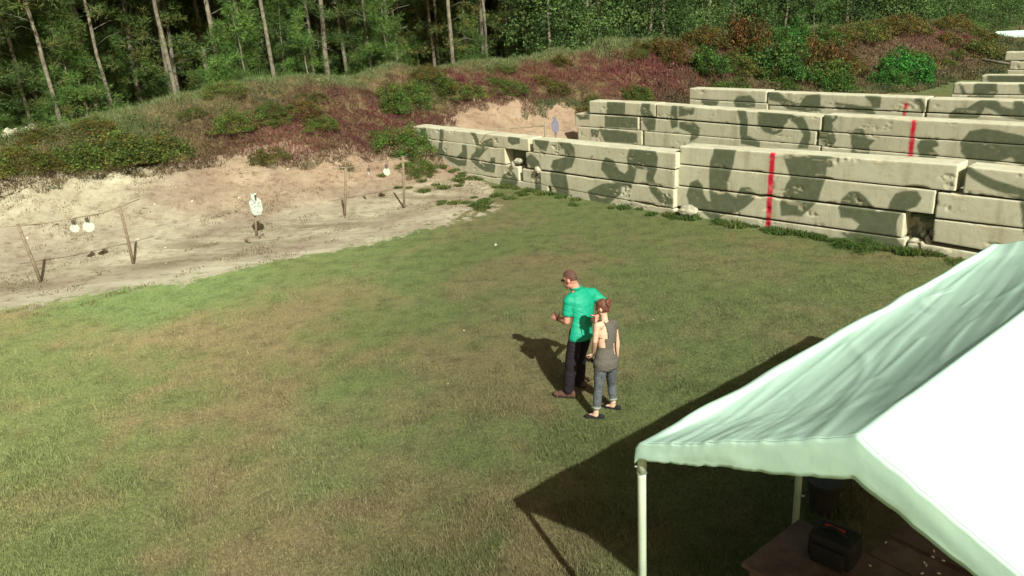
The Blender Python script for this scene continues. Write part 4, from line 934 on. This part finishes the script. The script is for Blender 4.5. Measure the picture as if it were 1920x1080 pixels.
def valance(name, tvals, svals, depth, outv, seed):
    n = len(tvals); top = troof(tvals, svals)-np.array(tb); rows = []
    x = np.arange(n)/n*.6
    for k in range(9):
        f = k/8; w = (fbm(x*9+seed, np.full(n, f*1.2), seed, 3)-.5)*.035*f+(vn(x*26, np.full(n, f), seed+2)-.5)*.012*f
        r_ = top+np.outer(.001+.006*math.sin(f*2.6)+w+.008*f, outv); r_[:, 2] -= depth*f*(1+.05*(vn(x*7, x*0, seed+5)-.5)); rows.append(r_)
    Pv = np.concatenate(rows); i = np.arange(8*n).reshape(8, n)[:, :-1].ravel()
    o = link(name, npmesh(name, Pv, np.stack([i, i+1, i+1+n, i+n], 1), M['tarp'], None, True), tent); q = o.modifiers.new('s', 'SOLIDIFY'); q.thickness = .004
sg = np.linspace(-1, 1, 260)
valance('gable_valance', np.full(260, -.03), sg, np.interp(np.abs(sg), [0, .08, .5, 1], [.27, .255, .185, .12]), -np.array(te), 301)
tg = np.linspace(-.03, TL, 260)
valance('side_valance', tg, np.full(260, -1.0), np.full(260, .13), -np.array(tp), 305)
valance('side_valance', tg, np.full(260, 1.0), np.full(260, .13), np.array(tp), 309)
for s_ in (-1, 1):
    for k in (0, 2.2/2.45, 4.2/2.45, 6.05/2.45):
        b0 = TA+te*(2.45*k+.02)+tp*((s_+1)*ta)-tb; b0.z = 0; b0 = b0-tp*s_*.0; mb = MB(); out = tp*s_
        zt = TA.z-.05
        mb.loft([(b0.x, b0.y, -.05), (b0.x, b0.y, zt-.25), (b0.x, b0.y, zt-.17)], [.032, .032, .032], n=16)
        mb.loft([Vector((b0.x, b0.y, zt-.20)), Vector((b0.x, b0.y, zt-.08))-out*.005, Vector((b0.x, b0.y, zt))-out*.045], [.036, .036, .034], n=16)
        pl_ = mb.build('leg', M['white'], tent, True)
        kb = MB(); kb.loft([(b0.x, b0.y, zt-.205), (b0.x, b0.y, zt-.20)], [.038, .038], n=16); kb.tube((b0.x-.05, b0.y, zt-.15), (b0.x-.02, b0.y, zt-.15), .007, n=6)
        kb.tube((b0.x+.02, b0.y-.02, .62), (b0.x+.055, b0.y-.03, .62), .012, n=8); kb.build('pin', M['steel'], pl_)
fr = MB()
for k in (0, 2.2/2.45, 4.2/2.45, 6.05/2.45):
    t = 2.45*k+.02; base_ = TA+te*t-tb
    A0 = base_+Vector((0, 0, -.06)); A0.z = TA.z-.09; Rg = base_+tp*ta; Rg.z = TA.z+th_-.11; A1 = base_+tp*2*ta; A1.z = TA.z-.09
    sp_ = np.linspace(-.985, .985, 31); rp_ = troof(np.full(31, max(t, .02)), sp_)-np.array(tb); rp_[:, 2] -= .055; fr.loft([tuple(p) for p in rp_], [.022]*31, n=10)
for s_, z_ in ((0, 0), (1, th_), (2, 0)):
    a_ = TA-tb+tp*ta*s_; a_.z = TA.z+z_-.16; fr.tube(a_, a_+te*6.05, .022, n=10)
fr.build('frame', M['white'], tent, True)

# ------------------------------------------------------------------ bench, bag, bucket under the tent
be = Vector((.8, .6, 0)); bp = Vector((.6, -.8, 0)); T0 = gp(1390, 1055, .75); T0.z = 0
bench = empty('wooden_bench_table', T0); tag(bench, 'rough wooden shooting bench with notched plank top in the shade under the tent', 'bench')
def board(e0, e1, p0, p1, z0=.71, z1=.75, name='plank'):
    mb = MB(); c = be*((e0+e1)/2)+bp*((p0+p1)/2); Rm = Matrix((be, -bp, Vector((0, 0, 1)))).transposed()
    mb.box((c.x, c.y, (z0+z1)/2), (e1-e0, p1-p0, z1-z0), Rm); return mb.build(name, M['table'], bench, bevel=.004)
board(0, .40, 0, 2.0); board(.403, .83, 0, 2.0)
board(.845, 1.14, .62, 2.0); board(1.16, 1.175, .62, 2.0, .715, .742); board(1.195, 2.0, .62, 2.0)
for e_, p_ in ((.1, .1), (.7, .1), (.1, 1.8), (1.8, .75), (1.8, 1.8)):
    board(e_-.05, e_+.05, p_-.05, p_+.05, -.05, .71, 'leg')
for k, (px, py) in enumerate(((1750, 1014), (1751, 1033), (1769, 1051), (1661, 1017), (1631, 1060), (1729, 1075), (1733, 1055), (1760, 1075), (1737, 1060), (1749, 1044))):
    P = gp(px, py, .757); mb = MB(); mb.tube((-.011, 0, 0), (.011, 0, 0), .006, n=8); o = mb.build('spent_casing', M['brass'], None, True, (P.x, P.y, .757)); o.rotation_euler = (0, 0, k*1.3)
    tag(o, 'tiny shiny cartridge casing lying on the shaded bench planks', 'casing', 'spent casings on the bench')
Bc = gp(1563, 1046, .75); bag = empty('gear_bag', (Bc.x, Bc.y, .75)); tag(bag, 'black gear bag with a red strap standing on the wooden bench', 'bag')
Rb = Matrix((be, -bp, Vector((0, 0, 1)))).transposed(); Rb = Rb @ Matrix.Rotation(.12, 3, 'Z')
mb = MB(); mb.box((0, 0, .13), (.27, .36, .26), Rb); o = mb.build('body', M['bag'], bag, bevel=.05)
mb = MB(); mb.box(Rb @ Vector((-.145, 0, .10)), (.05, .26, .16), Rb); mb.build('pocket', M['bag'], bag, bevel=.015)
mb = MB(); mb.box(Rb @ Vector((.02, .02, .268)), (.03, .16, .012), Rb); mb.build('strap', M['red'], bag, bevel=.003)
mb = MB(); pts = [Rb @ Vector((-.04, -.10+.2*k/8, .262+.05*math.sin(math.pi*k/8))) for k in range(9)]; mb.loft(pts, [.012]*9, n=8); mb.build('handle', M['bag'], bag, True)
P = gp(1542, 955); mb = MB(); mb.loft([(0, 0, 0), (0, 0, .34)], [.13, .16], n=24); mb.loft([(0, 0, .33), (0, 0, .36)], [.168, .168], n=24); o = mb.build('bucket', M['grey'], None, loc=(P.x, P.y, 0)); tag(o, 'dark grey bucket on the shaded ground behind the bench', 'bucket')

# ------------------------------------------------------------------ people
SK = mottled('ruddy_skin', (.42, .20, .15), (.52, .26, .195), 9, .55, .1, .002, coord='obj')  # the man's own reddish skin tone
SKW = mottled('pale_skin', (.50, .31, .225), (.60, .39, .29), 9, .55, .1, .002, coord='obj')
HR1 = mottled('short_brown_hair', (.045, .022, .016), (.125, .062, .045), 60, .8, .5, .004, coord='obj')
HR2 = mottled('auburn_hair', (.055, .020, .014), (.17, .070, .042), 45, .6, .6, .004, coord='obj')
def fabric(name, c, sc=60, var=.15, rough=.85):
    return mottled(name, tuple(x*(1-var) for x in c), tuple(x*(1+var) for x in c), sc, rough, .25, .002, coord='obj')
SHIRT = fabric('teal_green_polo', (.004, .26, .160), 30, .07, .6)
NAVY = fabric('dark_plum_trousers', (.011, .007, .012)); BOOT = fabric('brown_boot_leather', (.085, .045, .03))
TANK = fabric('grey_brown_tank', (.085, .080, .068)); BRA = fabric('dark_red_cloth', (.10, .008, .012)); JEAN = mottled('blue_grey_denim', (.052, .062, .072), (.105, .118, .128), 22, .9, .3, .003, coord='obj')
BLK = fabric('black_matter', (.012, .010, .010)); EYE = fabric('dark_eye', (.02, .015, .012)); LIP = fabric('lip_pink', (.35, .10, .09))
V3 = Vector
def frame(fwd):
    f = V3(fwd); f.z = 0; f.normalize(); r = V3((f.y, -f.x, 0)); return f, r
def head(mb, c, f, up, s=1.0):
    "skull, jaw, nose, ears, brow; f = facing, up = crown direction"
    f = V3(f).normalized(); up = (V3(up)-f*V3(up).dot(f)).normalized(); r = f.cross(up).normalized()
    R_ = Matrix((r, f, up)).transposed()
    mb.ell(c+up*.02*s, (.076*s, .097*s, .098*s), R_); mb.ell(c+f*.018*s-up*.055*s, (.058*s, .070*s, .062*s), R_)
    mb.ell(c+f*.062*s-up*.098*s, (.028*s, .022*s, .018*s), R_)
    mb.cap(c+f*.092*s+up*.012*s, c+f*.112*s-up*.030*s, .010*s, .015*s); mb.ell(c+f*.083*s+up*.022*s, (.045*s, .014*s, .012*s), R_)
    mb.ell(c+f*.088*s-up*.062*s, (.022*s, .012*s, .012*s), R_)
    for k in (-1, 1): mb.ell(c+r*k*.080*s-f*.005*s-up*.012*s, (.011*s, .020*s, .032*s), R_)
    return r, f, up
def face_bits(root, base, c, r, f, up, s):
    e = MB(base)
    for k in (-1, 1): e.ell(c+f*.087*s+r*k*.030*s+up*.002*s, .011*s, n=10, m=6)
    e.build('eyes', EYE, root, True)
    e = MB(base); e.ell(c+f*.098*s-up*.062*s, (.020*s, .007*s, .006*s), Matrix((r, f, up)).transposed()); e.build('mouth', LIP, root, True)
def hand(mb, wrist, d, pn, thumb, s=1.0, curl=.35, splay=.22):
    "palm from wrist along d; pn palm normal; thumb side vector; five separate fingers with knuckle bends"
    d = V3(d).normalized(); pn = (V3(pn)-d*V3(pn).dot(d)).normalized(); sd = d.cross(pn).normalized()
    if sd.dot(V3(thumb)) < 0: sd = -sd
    R_ = Matrix((sd, pn, d)).transposed()
    mb.ell(wrist+d*.052*s, (.043*s, .017*s, .056*s), R_); mb.ell(wrist+d*.028*s, (.033*s, .019*s, .036*s), R_)
    for k, (off, L) in enumerate(((.031, .074), (.011, .084), (-.010, .078), (-.030, .060))):
        a = splay*(off/.031); dd = (d*math.cos(a)+sd*math.sin(a)).normalized(); p = wrist+d*.088*s+sd*off*s; c1 = curl*(1+.25*k); ang = c1*.4
        for L_, r1_, r2_ in ((.42, .0098, .0088), (.32, .0088, .008), (.26, .008, .0066)):
            q = p+(dd*math.cos(ang)+pn*math.sin(ang))*L*L_*s; mb.cap(p, q, r1_*s, r2_*s); p = q; ang += c1
    p = wrist+d*.025*s+sd*.030*s; q = p+(d*.55+sd*.80+pn*.25).normalized()*.042*s; mb.cap(p, q, .0125*s, .0105*s); q2 = q+(d*.85+sd*.45+pn*.3).normalized()*.034*s; mb.cap(q, q2, .0105*s, .0085*s)
def limb(mb, pts, rad):
    for k in range(len(pts)-1): mb.cap(pts[k], pts[k+1], rad[k], rad[k+1])
def mids(a, b, f, off=(0, 0, 0)): return V3(a).lerp(V3(b), f)+V3(off)

# ---- man
mf, mr = frame((-.64, .77, 0)); Zv = V3((0, 0, 1))
mbase = V3((.80, 9.50, 0)); man = empty('person', mbase)
tag(man, 'man in bright green short-sleeved shirt and dark trousers, left hand raised', 'person')
m_pel = J(1088, 624, 9.47); m_wst = J(1091, 600, 9.53); m_ch = J(1090, 568, 9.62); m_nb = J(1081, 541, 9.69); m_hd = J(1069, 524, 9.66)
sL = J(1067, 565, 9.55); sR = J(1110, 551, 9.75); eL = J(1063, 603, 9.50); wL = J(1047, 598, 9.72); eR = J(1138, 573, 9.72); wR = J(1119, 594, 9.42)
hL = m_pel-mr*.095-Zv*.03; hR = m_pel+mr*.095-Zv*.03
kL = J(1071, 679, 9.36)+Zv*0; aL = J(1066, 730, 9.35); kR = J(1087, 668, 9.62); aR = J(1087, 713, 9.66)
aL.z = max(aL.z, .10); aR.z = max(aR.z, .09)
tors = [m_pel-Zv*.07, m_pel, m_wst, mids(m_wst, m_ch, .55), m_ch, mids(m_ch, m_nb, .45), mids(m_ch, m_nb, .85)]
trx = [.155, .165, .152, .172, .195, .185, .11]; tryy = [.115, .120, .108, .120, .128, .112, .075]
def body_torso(mb, inf=0):
    mb.loft(tors, [x+inf for x in trx], [x+inf for x in tryy], right=mr, n=20)
    mb.ell(tors[0], (trx[0]+inf, tryy[0]+inf, .06+inf), Matrix((mr, mf, Zv)).transposed())
    mb.cap(mids(sL, sR, .22), sL, .075+inf, .070+inf); mb.cap(mids(sR, sL, .22), sR, .075+inf, .070+inf)
    for s_, sd in ((sL, -1), (sR, 1)): mb.cap(mids(m_ch, m_nb, .7), s_, .068+inf, .062+inf)
mb = MB(mbase); body_torso(mb)
mb.cap(m_nb-Zv*.04, mids(m_nb, m_hd, .75), .076, .068)
lookm = V3((-.86, .42, -.18)); hr_, hf_, hu_ = head(mb, m_hd, lookm, (.05, .12, 1), 1.06)
limb(mb, [sL, mids(sL, eL, .5), eL], [.062, .055, .046]); limb(mb, [eL, mids(eL, wL, .35), wL], [.046, .048, .031])
limb(mb, [sR, mids(sR, eR, .5), eR], [.062, .055, .046]); limb(mb, [eR, mids(eR, wR, .35), wR], [.046, .048, .031])
hand(mb, wL, J(1033, 590, 9.86)-wL, (.35, .5, -.6), (0, 0, 1), 1.1, .18, .42)
hand(mb, wR, J(1113, 603, 9.22)-wR, (-.6, -.1, -.6), (0, -.2, 1), 1.05, .55, .15)
for h_, k_, a_ in ((hL, kL, aL), (hR, kR, aR)):
    limb(mb, [h_, mids(h_, k_, .5), k_], [.092, .082, .058]); limb(mb, [k_, mids(k_, a_, .3, -mf*.02), a_], [.056, .058, .040])
body = mb.blob('body', SK, man, vox=.0075, smooth=3)
face_bits(man, mbase, m_hd, hr_, hf_, hu_, 1)
# hair: cap over the skull, cut at the hairline
mb = MB(mbase); mb.ell(m_hd+hu_*.025, (.085, .107, .109), Matrix((hr_, hf_, hu_)).transposed(), n=28, m=18)
mb.blob('hair', HR1, man, vox=.008, smooth=2, noise=.010, cut=lambda p: (p-m_hd).dot(hu_) < .014+.95*max(0, (p-m_hd).dot(hf_)) -(.030 if (p-m_hd).dot(hf_) < -.03 else 0))
g = MB(mbase)
for k in (-1, 1):
    g.box(m_hd+hf_*.108+hr_*k*.034+hu_*.004, (.052, .008, .032), Matrix((hr_, hf_, hu_)).transposed()); g.tube(m_hd+hf_*.105+hr_*k*.062+hu_*.010, m_hd-hf_*.005+hr_*k*.085+hu_*.012, .003, n=6)
g.build('sunglasses', BLK, man)
# shirt
mb = MB(mbase); body_torso(mb, .016)
mb.loft([m_pel-Zv*.13, m_pel-Zv*.05, m_pel+Zv*.02], [.200, .198, .186], [.152, .150, .140], right=mr, n=20)
for s_, e_ in ((sL, eL), (sR, eR)): mb.cap(s_, mids(s_, e_, .80), .080, .074)
nkd = (m_hd-m_nb).normalized()
def shirt_cut(p):
    if (p-(m_pel-Zv*.065)).dot(Zv) < 0: return True
    if (p-(m_nb+nkd*.030)).dot(nkd) > 0 and (p-m_nb).length < .13: return True
    for s_, e_ in ((sL, eL), (sR, eR)):
        d_ = (e_-s_); L_ = d_.length; d_ = d_/L_; q = (p-s_).dot(d_)
        if q > L_*.70 and ((p-s_)-d_*q).length < .11: return True
    return False
mb.blob('shirt', SHIRT, man, vox=.009, smooth=6, cut=shirt_cut, solid=.004, noise=.012)
mb = MB(mbase); nn_ = 22; ring = [m_nb+nkd*.028+mr*math.cos(k/nn_*6.283)*.080+mf*math.sin(k/nn_*6.283)*.074 for k in range(nn_+1)]
mb.loft(ring, [.011]*(nn_+1), [.018]*(nn_+1), n=6, cap=False); mb.build('collar', SHIRT, man, True)
# trousers
mb = MB(mbase); mb.loft([m_pel-Zv*.10, m_pel, m_pel+Zv*.06], [.168, .172, .165], [.132, .132, .126], right=mr, n=20)
for h_, k_, a_ in ((hL, kL, aL), (hR, kR, aR)):
    limb(mb, [h_, mids(h_, k_, .5), k_, mids(k_, a_, .4), mids(k_, a_, 1.02)], [.092, .095, .082, .082, .072])
az_ = min(aL.z, aR.z)
mb.blob('trousers', NAVY, man, vox=.009, smooth=4, cut=lambda p: (p-m_pel).dot(Zv) > .055 or (p.z < aL.z-.05 and (p-aL).length < .16) or (p.z < aR.z-.05 and (p-aR).length < .16), solid=.004, noise=.014)
def shoe(a, d, mat, root, base, L=.27, w=.048, h=.055, top=.10, name='boot'):
    d = V3(d); d.z = 0; d.normalize(); r_ = V3((d.y, -d.x, 0)); g_ = V3((a.x, a.y, H(a.x, a.y))); mb = MB(base)
    R_ = Matrix((r_, d, Zv)).transposed(); heel = g_-d*.06
    mb.ell(heel+Zv*h*.75, (w*.9, .055, h*.8), R_); mb.ell(heel+d*L*.45+Zv*h*.6, (w, L*.36, h*.66), R_); mb.ell(heel+d*(L-.075)+Zv*h*.5, (w*1.02, .07, h*.52), R_)
    if top: mb.cap(g_+Zv*.05, g_+Zv*top, w*1.02, w*.98)
    mb.blob(name, mat, root, vox=.007, smooth=3, cut=(lambda p: p.z > g_.z+top+.02) if top else None)
    sm = MB(base); sm.loft([heel-d*.045+Zv*.009, heel+Zv*.009, heel+d*L*.4+Zv*.009, heel+d*(L-.06)+Zv*.009, heel+d*(L-.01)+Zv*.009], [w*.6, w*.95, w*.9, w*1.08, w*.5], [.011]*5, right=r_, n=12); sm.build('sole', BLK, root, True)
shoe(aL, (-.93, .36, 0), BOOT, man, mbase, .30, .052, .075, .17); shoe(aR, (-.65, .76, 0), BOOT, man, mbase, .30, .052, .075, .17)
for w_, e_ in ((wL, eL), (wR, eR)):
    mb = MB(mbase); d_ = (e_-w_).normalized(); mb.loft([w_+d_*.020, w_+d_*.045], [.037, .038], n=16); mb.build('watch', BLK, man, True)
mb = MB(mbase); mb.loft([m_pel-Zv*.02-Zv*.0, m_pel+Zv*.02], [.178, .178], [.138, .138], right=mr, n=20); mb.build('belt', BLK, man, True)

# ---- woman
wf, wr_ = frame((-.55, .83, 0)); wbase = V3((1.10, 8.82, 0)); wom = empty('person', wbase)
tag(wom, 'woman with tied auburn hair, grey open-backed tank top and rolled jeans', 'person')
w_pel = J(1136, 676, 8.83); w_wst = J(1137, 652, 8.86); w_ch = J(1136, 622, 8.90); w_nb = J(1134, 602, 8.90); w_hd = J(1130, 577, 8.92)
sL = J(1120, 611, 8.80); sR = J(1150, 607, 8.98); eL = J(1116, 640, 8.76); wL = J(1112, 662, 8.90); eR = J(1157, 640, 8.99); wR = J(1157, 665, 9.02)
hL = w_pel-wr_*.085-Zv*.04; hR = w_pel+wr_*.085-Zv*.04
kL = J(1122, 729, 8.76); aL = J(1118, 772, 8.72); kR = J(1147, 721, 8.98); aR = J(1150, 754, 8.94)
aL.z = max(aL.z, .08); aR.z = max(aR.z, .08)
wt = [w_pel-Zv*.06, w_pel, w_wst, mids(w_wst, w_ch, .5), w_ch, mids(w_ch, w_nb, .6), mids(w_ch, w_nb, .95)]
wrx = [.148, .158, .118, .130, .142, .125, .07]; wry = [.115, .120, .088, .100, .105, .085, .055]
def w_torso(mb, inf=0, sh=True):
    mb.loft(wt, [x+inf for x in wrx], [x+inf for x in wry], right=wr_, n=20); mb.ell(wt[0]-wf*.02, (wrx[0]+inf, wry[0]+inf, .07+inf), Matrix((wr_, wf, Zv)).transposed())
    if sh:
        mb.cap(mids(sL, sR, .2), sL, .055+inf, .047+inf); mb.cap(mids(sR, sL, .2), sR, .055+inf, .047+inf)
mb = MB(wbase); w_torso(mb)
mb.cap(w_nb-Zv*.03, mids(w_nb, w_hd, .7), .048, .045)
lookw = V3((-.80, .50, -.22)); hr_, hf_, hu_ = head(mb, w_hd, lookw, (-.05, .1, 1), .93)
limb(mb, [sL, mids(sL, eL, .5), eL, mids(eL, wL, .3), wL], [.048, .042, .034, .036, .023]); limb(mb, [sR, mids(sR, eR, .5), eR, mids(eR, wR, .3), wR], [.048, .042, .034, .036, .023])
hand(mb, wL, V3((-.25, .35, -.8)), (-.3, .6, .1), (-.6, .3, 0), .9, .75, .05); hand(mb, wR, V3((-.05, .1, -1)), (-.5, .3, 0), (-.3, .8, 0), .9, .4, .08)
for h_, k_, a_ in ((hL, kL, aL), (hR, kR, aR)):
    limb(mb, [h_, mids(h_, k_, .5), k_], [.076, .062, .037]); limb(mb, [k_, mids(k_, a_, .3, -wf*.02), a_], [.036, .037, .029])
    mb.cap(a_, V3((a_.x, a_.y, .045))+V3((-.02, .01, 0)), .034, .036); mb.cap(V3((a_.x, a_.y, .045)), V3((a_.x, a_.y, .03))+V3((-.08, .03, 0)), .034, .022)
mb.blob('body', SKW, wom, vox=.007, smooth=3); face_bits(wom, wbase, w_hd, hr_, hf_, hu_, .93)
mb = MB(wbase); Rh = Matrix((hr_, hf_, hu_)).transposed()
mb.ell(w_hd+hu_*.021-hf_*.006, (.079, .096, .099), Rh, n=28, m=18)
mb.blob('hair', HR2, wom, vox=.008, smooth=2, noise=.012, cut=lambda p: (p-w_hd).dot(hu_) < -.055+1.1*max(0, (p-w_hd).dot(hf_)+.005))
mb = MB(wbase); bc_ = w_hd+hu_*.055-hf_*.095; k_n = 20
ring = [bc_+hr_*math.cos(k/k_n*6.283)*.040+hu_*math.sin(k/k_n*6.283)*.034-hf_*.01*math.sin(k) for k in range(k_n+1)]
mb.loft(ring, [.022+.004*math.sin(k*2.1) for k in range(k_n+1)], n=8, cap=False); mb.ell(bc_-hr_*.0, (.034, .022, .030), Rh); mb.cap(bc_-hu_*.03, bc_-hu_*.12-hf_*.01-hr_*.02, .020, .008); mb.cap(w_hd+hf_*.02-hr_*.080, w_hd+hf_*.03-hr_*.084-hu_*.12, .014, .005)
mb.blob('hair_bun', HR2, wom, vox=.007, smooth=1, noise=.012)
# tank top: back panel in the middle, open over both shoulder blades and low on the right side
def tank_cut(p):
    q = p-w_wst; x = q.dot(wr_); z = p.z; zb = w_pel.z
    back = q.dot(wf) < .03
    if z < zb-.075: return True
    if z > w_nb.z-.005+.02 and abs((p-w_nb).dot(wr_)) < .055: return True
    for s_, e_, lo in ((sL, eL, -1), (sR, eR, 1)):
        if (p-s_).length < .062 and lo < 0: return True
    if back and x < -.035 and z > w_ch.z-.045: return True                       # bare left shoulder blade
    if x < -.075 and z > w_wst.z+.05 : return True                                 # deep left armhole
    if back and .035 < x < .085 and w_wst.z-.07 < z < w_wst.z+.085: return True     # open slot low on the right side
    return False
mb = MB(wbase); w_torso(mb, .015); mb.loft([w_pel-Zv*.09, w_pel, w_pel+Zv*.03], [.182, .182, .17], [.145, .145, .135], right=wr_, n=20); mb.cap(sR, mids(sR, eR, .18), .060, .056)
mb.blob('tank_top', TANK, wom, vox=.008, smooth=5, cut=tank_cut, solid=.003, noise=.010)
mb = MB(wbase); mb.loft([w_ch-Zv*.075, w_ch-Zv*.035], [.141, .146], [.107, .109], right=wr_, n=24, cap=False); mb.build('bra_band', BRA, wom, True)
mb = MB(wbase); mb.loft([w_pel-Zv*.10, w_pel, w_pel+Zv*.05], [.163, .165, .150], [.130, .130, .118], right=wr_, n=20)
for h_, k_, a_ in ((hL, kL, aL), (hR, kR, aR)): limb(mb, [h_, mids(h_, k_, .5), k_, mids(k_, a_, .35), mids(k_, a_, .82)], [.094, .077, .057, .058, .045])
mb.blob('jeans', JEAN, wom, vox=.008, smooth=3, cut=lambda p: (p-w_pel).dot(Zv) > .045 or (p-kL).dot((aL-kL).normalized()) > (aL-kL).length*.80 and (p-aL).length < .2 or (p-kR).dot((aR-kR).normalized()) > (aR-kR).length*.80 and (p-aR).length < .2, solid=.003, noise=.008)
CUF = fabric('pale_denim_cuff', (.22, .25, .22))
for k_, a_ in ((kL, aL), (kR, aR)):
    mb = MB(wbase); mb.loft([mids(k_, a_, .76), mids(k_, a_, .86)], [.055, .053], n=16); mb.build('cuff', CUF, wom, True)
for a_, d_ in ((aL, (-.93, .30, 0)), (aR, (-.85, .45, 0))): shoe(a_, d_, BLK, wom, wbase, .235, .041, .040, 0, 'shoe')
# handgun held low in her left hand
gpos = wL+V3((-.045, .05, -.09)); pist = MB(); Rg_ = Matrix.Rotation(.5, 3, 'X') @ Matrix.Rotation(2.2, 3, 'Z')
gd = V3((-.35, .45, -.82)).normalized(); gu = V3((-.55, .5, .5)); gu = (gu-gd*gu.dot(gd)).normalized(); gs = gd.cross(gu); Rg_ = Matrix((gs, gd, gu)).transposed()
pist.box(Rg_ @ V3((0, .06, .025)), (.026, .19, .034), Rg_); pist.box(Rg_ @ V3((0, -.005, -.03)), (.028, .045, .09), Rg_ @ Matrix.Rotation(.2, 3, 'X')); pist.box(Rg_ @ V3((0, .045, -.012)), (.008, .05, .03), Rg_)
o = pist.build('handgun', BLK, None, loc=gpos, bevel=.003); tag(o, 'black handgun held pointing down in the woman\'s left hand', 'handgun')

# prototypes that were never planted are removed
for pr in protos+young+broads:
    if pr not in used:
        for ch in list(pr.children): bpy.data.objects.remove(ch)
        bpy.data.objects.remove(pr)
